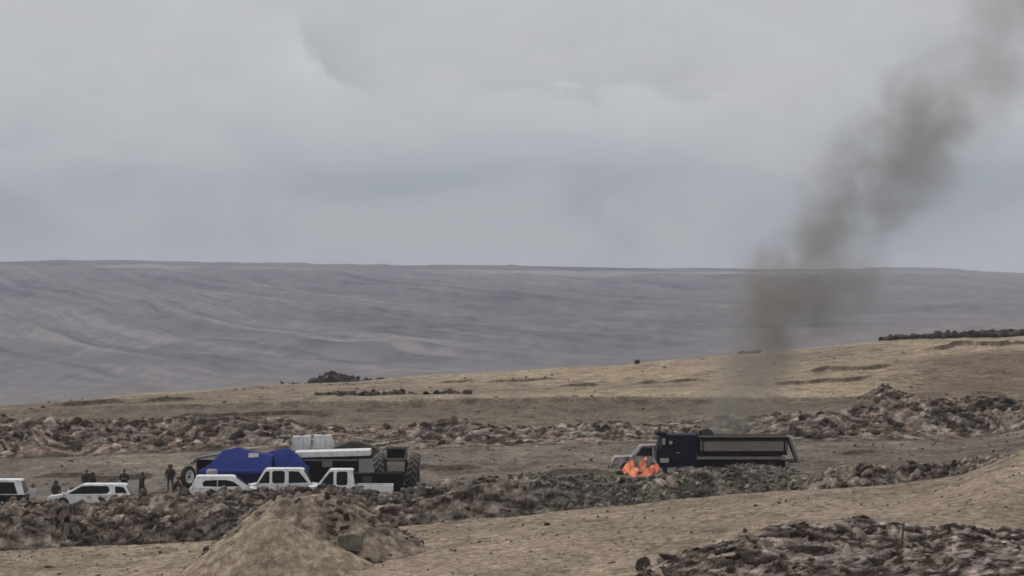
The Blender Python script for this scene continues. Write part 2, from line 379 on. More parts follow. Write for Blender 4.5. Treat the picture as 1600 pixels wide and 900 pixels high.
spk = ss(fbm(XX / 1.6, YY / 3.0, 4, 505, .65), .10, .42); col = lerp(col, col * .62, spk * ss(YY, 176, 180)); col = lerp(col, np.minimum(col * 1.35, .5), ss(-fbm(XX / 1.6, YY / 3.0, 4, 505, .65), .12, .42) * ss(YY, 176, 180) * .8)
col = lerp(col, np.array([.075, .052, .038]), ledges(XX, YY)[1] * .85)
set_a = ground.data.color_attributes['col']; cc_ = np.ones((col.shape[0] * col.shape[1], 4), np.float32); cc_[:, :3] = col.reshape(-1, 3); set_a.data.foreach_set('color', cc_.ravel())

# far valley side
hu = np.concatenate([np.linspace(-.42, -.19, 70)[:-1], np.linspace(-.19, .19, 900), np.linspace(.19, .42, 70)[1:]]); hy = np.concatenate([np.linspace(430, 1000, 40)[:-1], np.geomspace(1000, 4100, 700)[:-1], np.linspace(4100, 6000, 20)])
YY = hy[:, None] + 0 * hu[None]; XX = hu[None] * YY
ZZ = hills_z(XX, YY)
c = XX + .27 * YY + 60 * fbm(XX / 420, YY / 900, 3, 31)
HB = np.array([.112, .103, .120]); HD = np.array([.040, .038, .050]); HP = np.array([.20, .178, .175])
sh = .31; c2 = XX + sh * YY + 10 * fbm(XX / 60, YY / 200, 4, 131) + 18 * fbm(XX / 200, YY / 600, 2, 132); c3 = XX * .8 + .5 * YY + 60 * fbm(XX / 200, YY / 500, 3, 135)
lft = 1 - ss(pxof(XX, YY), 500, 1100) * .3
k = .62 * fbm(c2 / 13, YY / 900, 5, 121, .7) * lft + .16 * fbm(c3 / 60, YY / 200, 4, 123, .62) + .26 * fbm(XX / 7, YY / 50, 4, 137, .6) + .22 * fbm(XX / 200, YY / 400, 3, 139)
col = lerp(HB + 0 * XX[..., None], HD, ss(-k, .0, .38)); col = lerp(col, HP, ss(k, .02, .42))
fade = 1 - ss(YY, 2900, 3300)
dl = ridged(c2 / 46, YY / 2600, 2, 125)
col = lerp(col, HD * .75, ss(dl, .84, .96) * .9 * fade * lft * ss(fbm(XX / 90, YY / 300, 2, 141), -.3, .2))
dl3 = ridged((c2 + 40) / 30, YY / 1900, 2, 143)
col = lerp(col, HP * 1.05, ss(dl3, .88, .98) * .5 * fade * ss(fbm(XX / 70, YY / 260, 2, 145), -.2, .3))
dl2 = ridged(c3 / 170, YY / 900, 2, 127)
col = lerp(col, HD, ss(dl2, .86, .97) * .55 * fade * ss(fbm(XX / 80, YY / 200, 2, 147), -.2, .3))
col = lerp(col, HP * 1.08, ss(pxof(XX, YY), 1000, 1600) * .35)  # haze towards the right, painted into the hill colour
cr = YY + 120 * fbm(XX / 500, YY / 4000, 3, 129)
col = lerp(col, HD * .45, ss(cr, 3620, 3760) * (.25 + .6 * ss(fbm(XX / 110, YY / 900, 4, 151), -.3, .3)) * (1 - ss(pxof(XX, YY), 900, 1400) * .8))
col = lerp(col, HP * 1.35, ss(cr, 3330, 3430) * (1 - ss(cr, 3560, 3640)) * .7 * ss(fbm(XX / 90, YY / 700, 3, 153), -.4, .3))
col = lerp(col, HP * 1.1, (1 - ss(YY, 1250, 1750)) * .5)
hills = grid_mesh('hills', XX, YY, ZZ, col, M_HILL); tag(hills, 'purplish grey bare hillside across the valley', kind='structure')

# spoil banks, mounds and heaps are lumps of their own on the ground
def patch(name, fn, x0, x1, y0, y1, nx, ny, colfn, mat=M_SPOIL, fan=False):
    u = np.linspace(x0, x1, nx); y = np.linspace(y0, y1, ny)
    Y = y[:, None] + 0 * u[None]; X = (u[None] * Y) if fan else (u[None] + 0 * Y)
    Z, p = fn(X, Y); return grid_mesh(name, X, Y, Z, colfn(X, Y, Z, p), mat)
BR = np.array([.21, .17, .145]); BRD = np.array([.10, .078, .066]); BRR = np.array([.19, .13, .10]); BRP = np.array([.34, .29, .255]); GRN = np.array([.20, .19, .15])
def spoil_col(X, Y, Z, red=.4, pale=1., s=1.0, dk=0.):
    q_ = .9 * fbm(X / 7, Y / 6, 2, 407); d = X + Z * q_; e_ = Z * 1.5 - X * .25 * q_
    n = fbm(d / (1.0 * s), (e_ + Y * .7) / (.55 * s), 4, 401, .6); m2 = fbm(X / 5, Y / 4 + Z, 3, 405)
    c_ = lerp(np.array([.190, .152, .121]) + 0 * X[..., None], np.array([.034, .024, .019]), ss(n + dk, .10, .28 - dk * .6))
    c_ = lerp(c_, np.array([.37, .312, .262]), ss(-n, .09, .36) * pale)
    return lerp(c_, c_ * np.array([1.08, .97, .93]), ss(m2, -.2, .4) * red)
def mixcol(X, Y, seed, a=BR, b=BRD, cc=BRP, s=1.6):
    n = fbm(X / s, Y / s, 4, seed); m2 = fbm(X / 6, Y / 5, 3, seed + 9)
    c_ = lerp(a + 0 * X[..., None], b, np.clip(n * 1.5, 0, 1)); c_ = lerp(c_, cc, np.clip(-n * 1.3, 0, 1) * .8)
    return lerp(c_, BRR, np.clip(m2, 0, 1) * .6)
def col_front(X, Y, Z, p):
    c_ = spoil_col(X, Y, Z); px = pxof(X, Y)
    c_ = lerp(c_, GRN, ss(px, 800, 1000) * (1 - ss(px, 1200, 1250)) * .55)
    return c_
bank_f = patch('spoil_bank', front_bank, -.21, .21, 164.6, 177.6, 1200, 120, col_front, fan=True)
tag(bank_f, 'long low bank of turned brown earth in front of the vehicles', 'earth bank', kind='thing')
bank_b = patch('spoil_bank', back_bank, -.21, .21, 223, 246, 1000, 110, lambda X, Y, Z, p: lerp(spoil_col(X, Y, Z, 1.0, .9, 1.15, .03), GREYB, (1 - ss(p, .0, .12)) * (Y < 236)), fan=True)
tag(bank_b, 'long reddish rubble bank along the far side of the dug area', 'earth bank', kind='thing')
mr = patch('earth_mound', mound_rear, from_px(474, 151.5) - 8.2, from_px(474, 151.5) + 8.2, 143.5, 159.5, 200, 170, lambda X, Y, Z, p: lerp(lerp(spoil_col(X, Y, Z, .3, .8, .8), TAN * .98, .55), TAN, np.clip(.4 - p, 0, 1)))
tag(mr, 'large rough mound of brown earth in front of the parked cars', 'earth mound')
mf = patch('earth_mound', mound_front, from_px(418, 145) - 6.3, from_px(418, 145) + 6.3, 139.2, 150.5, 150, 130, lambda X, Y, Z, p: lerp(TAN * 1.05 + 0 * X[..., None], TAN2 * 1.05, np.clip(.45 + .9 * fbm(X / .9, Y / 1.2, 4, 171), 0, 1)), mat=M_GROUND)
tag(mf, 'smooth tan cone of earth in front of the larger mound', 'earth mound')
hp = patch('earth_heap', heap, from_px(930, 123), from_px(1930, 123), 110.5, 127.5, 360, 170, lambda X, Y, Z, p: spoil_col(X, Y, Z, .1, 1.0, .9, .07) * np.array([1.14, 1.10, 1.13]))
tag(hp, 'broad low heap of grey and dark earth slabs at the lower right', 'earth heap')
rh = hump(1378, 262, 602, 3.6, 4.5, 191); h1 = patch('earth_hump', rh, from_px(1378, 262) - 3.6, from_px(1378, 262) + 3.6, 256, 268, 60, 50, lambda X, Y, Z, p: mixcol(X, Y, 193, OLIVE, BRD, TAN2))
tag(h1, 'small brown hump behind the far bank right of the smoke', 'earth mound')
ro = hump(520, 424, 586, 3.9, 4, 195); h2 = patch('earth_hump', ro, from_px(520, 424) - 4.4, from_px(520, 424) + 4.4, 418.5, 429.5, 50, 40, lambda X, Y, Z, p: lerp(BRD * .55 + 0 * X[..., None], BR * .5, np.clip(fbm(X, Y, 3, 5), 0, 1)))
tag(h2, 'dark rocky knoll on the ridge line above the blue tents', 'rock outcrop')

# ------------------------------------------------------------------ rubble: clods of earth and stone
rng = np.random.default_rng(7)
def ico(sub):
    bm = bmesh.new(); bmesh.ops.create_icosphere(bm, subdivisions=sub, radius=1)
    v = np.array([x.co[:] for x in bm.verts]); f = np.array([[q.index for q in x.verts] for x in bm.faces]); bm.free(); return v, f
ICO1, ICO2 = ico(1), ico(2)
def lumpy(base_, seed, rough=.35):
    r = np.random.default_rng(seed); v, f = base_; v = v.copy()
    for _ in range(8):                          # shave flat faces off it
        n = r.normal(size=3); n /= np.linalg.norm(n); d = r.uniform(.5, .85)
        over = np.maximum(v @ n - d, 0); v -= over[:, None] * n
    return v * (1 + rough * r.uniform(-.5, .5, (len(v), 1))), f
LUMPS1 = [lumpy(ICO2 if i % 2 else ICO1, i, .2) for i in range(20)]
LUMPS2 = [lumpy(ICO2, 50 + i, .2) for i in range(20)]
PAL = {'brown': [BR, BRD, BRD * .6, BRP, BRR, BRP * .85, BR * 1.1], 'red': [BRR, BRD, BRP, np.array([.36, .28, .26]), BR, BRD * .6, np.array([.26, .19, .175])],
       'green': [GRN, BR, BRD, BRP, GRN * .7, GRN * 1.3], 'slab': [np.array([.34, .295, .27]), DARKS * .8, DARKS * .5, np.array([.30, .26, .245]), BR * .8, BRD * .7],
       'dark': [DARKS, DARKS * .6, BRD], 'tan': [TAN * .8, BR, BRD, TAN2], 'mound': [TAN2, BR, BRD * .7, TAN * .9, BRD * .5]}
def clods(name, P, size, pal, label, soilc=None, lum=LUMPS1, flatn=(.35, .8), el_=(.8, 1.7), tilt=.5, yaw=None):
    """P (n,3) -> one mesh of n clods"""
    n = len(P); kk = rng.integers(0, len(lum), n); pc = np.array(PAL[pal]); ci = rng.integers(0, len(pc), n)
    V, Fc, Cc, off = [], [], [], 0
    yw = rng.uniform(0, 2 * np.pi, n) if yaw is None else rng.normal(yaw, .5, n)
    tx, ty = rng.normal(0, tilt, n), rng.normal(0, tilt, n)
    for j in range(len(lum)):
        idx = np.nonzero(kk == j)[0]
        if not len(idx): continue
        v, f = lum[j]; m = len(idx)
        sc = np.stack([size[idx] * rng.uniform(*el_, m), size[idx] * rng.uniform(.6, 1.1, m), size[idx] * rng.uniform(*flatn, m)], -1)
        w = v[None] * sc[:, None, :]
        a, b = tx[idx][:, None], ty[idx][:, None]
        y1, z1_ = w[..., 1] * np.cos(a) - w[..., 2] * np.sin(a), w[..., 1] * np.sin(a) + w[..., 2] * np.cos(a)
        x1, z2_ = w[..., 0] * np.cos(b) + z1_ * np.sin(b), -w[..., 0] * np.sin(b) + z1_ * np.cos(b)
        q = yw[idx][:, None]
        x3, y3 = x1 * np.cos(q) - y1 * np.sin(q), x1 * np.sin(q) + y1 * np.cos(q)
        w = np.stack([x3, y3, z2_], -1) + P[idx][:, None, :]
        V.append(w.reshape(-1, 3)); base_c = pc[ci[idx]] if soilc is None else .25 * pc[ci[idx]] + .75 * soilc(P[idx, 0], P[idx, 1], P[idx, 2])
        Cc.append(np.repeat(base_c * rng.uniform(.4, 1.6, (m, 1)), len(v), 0))
        Fc.append((f[None] + (np.arange(m) * len(v))[:, None, None]).reshape(-1, 3) + off); off += m * len(v)
    V = np.concatenate(V).astype(np.float32); Fc = np.concatenate(Fc).astype(np.int32)
    me = bpy.data.meshes.new(name); me.vertices.add(len(V)); me.vertices.foreach_set('co', V.ravel())
    me.loops.add(Fc.size); me.loops.foreach_set('vertex_index', Fc.ravel()); me.polygons.add(len(Fc))
    me.polygons.foreach_set('loop_start', np.arange(0, Fc.size, 3, dtype=np.int32)); me.update(calc_edges=True)
    set_col(me, np.concatenate(Cc)); o = link_mesh(name, me, M_CLOD); tag(o, label, kind='stuff'); return o
SC = lambda red, pale, s_: (lambda x, y, z: spoil_col(x, y, z, red, pale, s_))
def scatter(fn, n, x0, x1, y0, y1, keep, fan=True, sink=.1, size=(.1, .4), pw=2.5):
    u = rng.uniform(x0, x1, n); Y = rng.uniform(y0, y1, n); X = u * Y if fan else u
    z, p = fn(X, Y); k_ = (p > .02) & (rng.uniform(0, 1, n) < keep(X, Y, p))
    X, Y, z = X[k_], Y[k_], z[k_]; s = size[0] + (size[1] - size[0]) * rng.uniform(0, 1, len(X)) ** pw
    return np.stack([X, Y, z + s * sink], -1), s
# individual lumps: prototypes of each palette share mesh data
PROTO = {}
def proto(pal, i, flatn, el_):
    key = (pal, i)
    if key not in PROTO:
        v, f = LUMPS2[i % 20]; r = np.random.default_rng(i + 900)
        v = v * np.array([el_, .85, flatn]); v = v * (1 + .12 * r.uniform(-1, 1, (len(v), 1)))
        me = bpy.data.meshes.new('clod'); me.from_pydata(v.tolist(), [], f.tolist()); c_ = PAL[pal][i % len(PAL[pal])] * r.uniform(.85, 1.15)
        set_col(me, np.tile(c_, (len(v), 1)) * r.uniform(.85, 1.15, (len(v), 1))); me.materials.append(M_CLOD); PROTO[key] = me
    return PROTO[key]
def singles(fn, n, x0, x1, y0, y1, keep, name, label, cat, group, pal, size, flatn=.5, el_=1.35, tilt=.45, pw=1.5, sink=-.3, fan=True):
    P, s = scatter(fn, n * 30, x0, x1, y0, y1, keep, fan, sink, size, pw); P, s = P[:n], s[:n]
    for i in range(len(P)):
        o = bpy.data.objects.new(name, proto(pal, int(rng.integers(0, 14)), flatn, el_)); C.objects.link(o)
        o.location = P[i]; o.scale = (s[i],) * 3; o.rotation_euler = (rng.normal(0, tilt), rng.normal(0, tilt), rng.uniform(0, 6.28)); tag(o, label, cat, group, 'thing')
one = lambda X, Y, p: np.ones_like(X)
def pxk(*pts):
    xs, vs_ = zip(*pts); return lambda X, Y, p: np.interp(pxof(X, Y), xs, vs_)
clust = lambda X, Y: ss(fbm(X / 2.5, Y / 2.0, 3, 301), -.35, .3)
fk = pxk((0, 1), (400, .9), (640, .9), (820, .55), (1000, .35), (1230, .4), (1260, .9), (1500, .8), (1600, .4))
kf = lambda X, Y, p: fk(X, Y, p) * clust(X, Y) * (.15 + .85 * ss(fbm(X / 7, Y / 3, 2, 317), -.25, .2)) * (Y < 173.5)
P, s = scatter(front_bank, 17000, -.2, .2, 166.6, 175, kf, size=(.06, .36), pw=2.5, sink=-.05)
clods('rubble', P, s, 'brown', 'clods and stones covering the front earth bank', SC(.4, 1, 1), tilt=.55, el_=(.9, 1.7), flatn=(.45, .85))
kg = pxk((780, 0), (900, .6), (1000, .8), (1230, .8), (1250, 0))
P, s = scatter(front_bank, 5000, .0, .11, 166.8, 174, lambda X, Y, p: kg(X, Y, p), size=(.05, .26), pw=2)
clods('rubble', P, s, 'green', 'small greenish brown clods on the bank below the tipper truck', lambda x, y, z: lerp(spoil_col(x, y, z, .1, 1, .7), GRN, np.full(len(x), .5)), tilt=.6, yaw=.9)
kb = pxk((0, 1), (420, .9), (480, .3), (600, .35), (680, .9), (950, .8), (1050, .35), (1150, .5), (1250, .9), (1450, 1), (1600, .7))
kbk = lambda X, Y, p: kb(X, Y, p) * (.35 + .65 * ss(fbm(X / 11, Y / 5, 2, 319), -.25, .2)) * (.05 + .95 * ss(fbm(X / 4, Y / 3, 3, 303), -.4, .25)) * (Y < 240) * ss(p, .08, .3)
P, s = scatter(back_bank, 14000, -.2, .2, 225, 242, kbk, size=(.08, .6), pw=3, sink=-.2)
clods('rubble', P, s, 'red', 'reddish rocks and clods covering the far bank', SC(1, .9, 1.15), tilt=.5, el_=(.9, 1.7), flatn=(.45, .85))
kh = lambda X, Y, p: (.15 + .85 * ss(fbm(X / 1.6, Y / .9, 3, 305), -.2, .3)) * ss(p, .0, .25)
P, s = scatter(heap, 3600, from_px(950, 123), from_px(1800, 123), 112, 126, kh, fan=False, size=(.05, .4), pw=3, sink=-.2)
clods('rubble', P, s, 'slab', 'crumbled earth and small slabs on the lower right heap', lambda x, y, z: spoil_col(x, y, z, .1, 1, .9, .10), tilt=.3, flatn=(.35, .7), el_=(1, 2.2))
cxr = from_px(474, 151.5)
km = lambda X, Y, p: ss(fbm(X / 1.5, Y / 1.5, 3, 307), -.1, .4) * (.25 + .75 * ss(X, cxr - 1.5, cxr + 2)) * .8
P, s = scatter(mound_rear, 3500, cxr - 7, cxr + 7, 145, 157, km, fan=False, size=(.05, .34), pw=2.4)
clods('rubble', P, s, 'mound', 'loose brown clods on the sides of the large mound', SC(.3, .8, .8), tilt=.4)
gnd = lambda X, Y: (ground_z(X, Y), np.ones_like(X))
P, s = scatter(gnd, 9000, -.2, .2, 112, 165.5, lambda X, Y, p: .15 + .7 * ss(fbm(X / 4, Y / 4, 3, 309), .1, .5), size=(.03, .13), pw=2.5)
clods('gravel', P, s, 'tan', 'scattered small stones on the tan foreground field')
P, s = scatter(gnd, 2500, -.2, .2, 177, 224, lambda X, Y, p: .2 + .6 * ss(fbm(X / 3, Y / 3, 3, 311), .1, .5), size=(.04, .2), pw=3)
clods('gravel', P, s, 'brown', 'scattered stones on the flat dug-out ground')
P, s = scatter(gnd, 2600, -.2, .2, 246, 415, lambda X, Y, p: .1 + .9 * ss(fbm(X / 9, Y / 14, 3, 313), .1, .5), size=(.07, .3), pw=3)
clods('gravel', P, s, 'tan', 'scattered stones on the slope behind the far bank')
# the stone rows along the ridge
rk = pxk((1372, 0), (1385, 1), (1600, 1), (1800, 1))
rb = lambda X, Y: (ground_z(X, Y) + .25, np.ones_like(X))
P, s = scatter(rb, 2600, .12, .23, 417, 425, lambda X, Y, p: rk(X, Y, p) * ss(fbm(X / 3, Y / 3, 2, 315), -.5, .2), size=(.25, 1.0), pw=1.6)
clods('rubble', P, s * (.5 + .6 * ss(pxof(P[:, 0], P[:, 1]), 1380, 1600)), 'dark', 'row of dark stones along the ridge at the right')
P, s = scatter(ro, 500, from_px(485, 424), from_px(556, 424), 420, 428, one, fan=False, size=(.2, .7), pw=1.5)
clods('rubble', P, s, 'dark', 'dark stones on the knoll above the tents')
P, s = scatter(gnd, 250, from_px(440, 420), from_px(600, 420), 417, 424, lambda X, Y, p: ss(X, from_px(520, 420), from_px(560, 420)) * .8 + .15, fan=False, size=(.15, .5), pw=2)
clods('rubble', P, s, 'dark', 'dark stones strewn along the ridge beside the knoll')
P, s = scatter(gnd, 70, from_px(1158, 415), from_px(1188, 415), 414, 418, one, fan=False, size=(.15, .45), pw=1.5)
clods('rubble', P, s, 'dark', 'small dark stone cluster on the ridge behind the smoke')
P, s = scatter(rh, 700, from_px(1345, 262), from_px(1415, 262), 257, 266, lambda X, Y, p: .3 + .7 * ss(X, from_px(1370, 262), from_px(1400, 262)), fan=False, size=(.08, .35), pw=2)
clods('rubble', P, s, 'brown', 'clods on the small hump right of the smoke')
gy_fn = lambda X, Y: (ground_z(X, Y), np.exp(-((Y - 314 - wob(X, 8, 111, 5)) / 7) ** 2))
P, s = scatter(gy_fn, 1600, from_px(505, 314), from_px(735, 314), 300, 328, lambda X, Y, p: p * ss(fbm(X / 2.4, Y / 8, 3, 113), -.25, .25), fan=False, size=(.1, .55), pw=2)
clods('rubble', P, s, 'dark', 'dark brown clods in a strip on the slope above the trailer')
# dark row of overturned earth right of the back bank
P, s = scatter(back_bank, 1800, .12, .2, 228, 235.5, lambda X, Y, p: ss(pxof(X, Y), 1400, 1520) * ss(p, .45, .7) * ss(fbm(X / 3, Y / 3, 2, 321), -.3, .2), size=(.12, .5), pw=2.4)
clods('rubble', P, s, 'dark', 'dark overturned clods at the right end of the far bank')
# large single pieces
singles(front_bank, 110, -.178, -.04, 166.8, 172, one, 'earth_clod', 'large brown clod lying among many alike on the left part of the front bank', 'clod', 'large clods on the left part of the front bank', 'brown', (.16, .34), el_=1.6, flatn=.6)
singles(front_bank, 60, -.035, .04, 166.8, 172, one, 'earth_clod', 'large brown clod lying among many alike on the middle of the front bank', 'clod', 'large clods on the middle of the front bank', 'brown', (.16, .36), el_=1.6, flatn=.6)
singles(front_bank, 30, .098, .178, 166.8, 172, one, 'earth_clod', 'large brown clod lying among many alike right of the tipper truck', 'clod', 'large clods on the front bank right of the truck', 'brown', (.16, .34), el_=1.6, flatn=.6)
singles(back_bank, 90, -.178, -.075, 226, 237, one, 'rock', 'pale reddish rock lying among many alike on the far bank behind the tents', 'rock', 'large rocks on the left part of the far bank', 'red', (.22, .48), el_=1.5, flatn=.6)
singles(back_bank, 70, -.03, .178, 226, 237, lambda X, Y, p: kb(X, Y, p), 'rock', 'pale rock lying among many alike on the far bank around the truck', 'rock', 'large rocks on the right part of the far bank', 'red', (.22, .48), el_=1.5, flatn=.6)
singles(heap, 85, from_px(1020, 123), from_px(1640, 123), 114, 124, lambda X, Y, p: ss(p, .1, .4), 'earth_slab', 'flat slab of crusted earth among others on the lower right heap', 'earth slab', 'earth slabs on the lower right heap', 'slab', (.22, .52), flatn=.42, el_=1.9, tilt=.16, sink=-.2, fan=False)

def boulder(px, Y, dz, s, pal, i, label, fl=.8, el_=1.0, fn=gnd, rz=0., name='boulder'):
    X = from_px(px, Y); z = float(fn(np.array([X]), np.array([Y]))[0][0])
    o = bpy.data.objects.new(name, proto(pal, i + 100, fl, el_)); C.objects.link(o)
    o.location = (X, Y, z + dz); o.scale = (s,) * 3; o.rotation_euler = (.1, .15, rz); tag(o, label, 'boulder'); return o
boulder(1005, 128, .2, .42, 'dark', 1, 'dark round stone on the field left of the lower right heap', 1.0)
boulder(1165, 140, .05, .22, 'dark', 2, 'small dark stone alone on the field above the lower right heap', .8)
boulder(996, 418, .2, .5, 'dark', 3, 'lone dark stone on the ridge line above the burning car', .9)
boulder(78, 157, .02, .26, 'dark', 4, 'small dark stone lying on the field at the far left', .5, 1.4)
boulder(855, 158, .05, .2, 'dark', 5, 'small dark stone in the middle of the field', .8)

# ------------------------------------------------------------------ mesh builder
class MB:
    def __init__(s): s.v = []; s.f = []
    def add(s, v, f, M=None):
        o = len(s.v); s.v += [tuple(M @ Vector(p)) if M else tuple(p) for p in v]; s.f += [tuple(o + i for i in q) for q in f]; return s
    def box(s, x0, x1, y0, y1, z0, z1, M=None):
        return s.add([(x0, y0, z0), (x1, y0, z0), (x1, y1, z0), (x0, y1, z0), (x0, y0, z1), (x1, y0, z1), (x1, y1, z1), (x0, y1, z1)],
                     [(0, 3, 2, 1), (4, 5, 6, 7), (0, 1, 5, 4), (1, 2, 6, 5), (2, 3, 7, 6), (3, 0, 4, 7)], M)
    def prism(s, pts, y0, y1, yt=None):
        """side outline (x, z) swept from y0 to y1; yt(x,z,y) may bend the sides in"""
        n = len(pts); f = yt or (lambda x, z, y: y)
        v = [(x, f(x, z, y0), z) for x, z in pts] + [(x, f(x, z, y1), z) for x, z in pts]
        q = [tuple(range(n)), tuple(range(2 * n - 1, n - 1, -1))] + [(i, n + i, n + (i + 1) % n, (i + 1) % n) for i in range(n)]
        return s.add(v, q)
    def tube(s, a, b, r0, r1=None, n=10):
        r1 = r0 if r1 is None else r1; a, b = Vector(a), Vector(b); d = b - a
        M = Matrix.Translation(a) @ d.to_track_quat('Z', 'Y').to_matrix().to_4x4(); L = d.length
        v = [(r0 * math.cos(2 * math.pi * i / n), r0 * math.sin(2 * math.pi * i / n), 0) for i in range(n)] + [(r1 * math.cos(2 * math.pi * i / n), r1 * math.sin(2 * math.pi * i / n), L) for i in range(n)]
        return s.add(v, [tuple(range(n - 1, -1, -1)), tuple(range(n, 2 * n))] + [(i, (i + 1) % n, n + (i + 1) % n, n + i) for i in range(n)], M)
    def lathe(s, prof, n=24, M=None):
        """profile (r, h) about the local Y axis"""
        k = len(prof); v = [(r * math.cos(2 * math.pi * i / n), h, r * math.sin(2 * math.pi * i / n)) for i in range(n) for r, h in prof]
        q = [(i * k + j, ((i + 1) % n) * k + j, ((i + 1) % n) * k + j + 1, i * k + j + 1) for i in range(n) for j in range(k - 1)]
        return s.add(v, q, M)
    def build(s, name, mat, parent=None, bevel=0, seg=2, smooth=False, label=None):
        me = bpy.data.meshes.new(name); bm = bmesh.new(); vs_ = [bm.verts.new(p) for p in s.v]
        for q in s.f:
            try: bm.faces.new([vs_[i] for i in q])
            except ValueError: pass
        bmesh.ops.recalc_face_normals(bm, faces=bm.faces)
        if bevel: bmesh.ops.bevel(bm, geom=bm.edges[:], offset=bevel, segments=seg, affect='EDGES', profile=.6, clamp_overlap=True)
        bm.to_mesh(me); bm.free(); o = link_mesh(name, me, mat, parent, smooth)
        if label: o['label'] = label
        return o
def copy_part(o, parent, loc=None):
    c_ = o.copy(); C.objects.link(c_); c_.parent = parent
    if loc is not None: c_.location = loc
    for ch in list(o.children): copy_part(ch, c_)
    return c_
WHITE = paint('white_paint', (.88, .88, .87), .4, dirt=.24); GLASS = paint('dark_glass', (.006, .008, .009), .15, dirt=.0, spec=.10)
BLACKP = paint('black_paint', (.010, .012, .012), .5, dirt=.0, spec=.1); RUBBER = paint('rubber', (.014, .013, .013), .85, dirt=.10)
STEEL = paint('rim_steel', (.45, .45, .45), .4, .6, .25); TRIM = paint('black_plastic', (.02, .02, .021), .6, dirt=.15)
LAMP = paint('lamp_glass', (.75, .76, .74), .15, dirt=.05); TAIL = paint('tail_lamp_red', (.35, .02, .02), .25, dirt=.1)
NAVY = paint('navy_paint', (.0065, .008, .022), .6, dirt=.0, spec=.1); GREYP = paint('dusty_grey_steel', (.155, .130, .112), .7, dirt=.5, dirtcol=(.25, .215, .185, 1))
DARKM = paint('dark_greasy_steel', (.008, .006, .006), .8, dirt=.0, spec=.08); PALEM = paint('pale_steel', (.40, .38, .37), .6, dirt=.3)
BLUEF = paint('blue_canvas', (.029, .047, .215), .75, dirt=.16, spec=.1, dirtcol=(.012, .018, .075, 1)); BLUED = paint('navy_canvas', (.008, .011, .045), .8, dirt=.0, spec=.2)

def wheel(parent, x, y, z, r, w, side, rim=STEEL, dish=.6):
    wv = bpy.data.objects.new('wheel', None)
    s_ = side
    tb = MB().lathe([(r * .62, -w / 2), (r * .93, -w / 2), (r, -w * .3), (r, w * .3), (r * .93, w / 2), (r * .62, w / 2), (r * .62, -w / 2)], 28)
    o = tb.build('wheel', RUBBER, parent, smooth=False); o.location = (x, y, z)
    rb_ = MB().lathe([(0.001, s_ * w * .30), (r * .16, s_ * w * .34), (r * .2, s_ * w * .18), (r * .5, s_ * w * .22), (r * .56, s_ * w * .47), (r * .63, s_ * w * .49), (r * .63, -s_ * w * .3), (0.001, -s_ * w * .3)], 20)
    rb_.build('rim', rim, o); return o

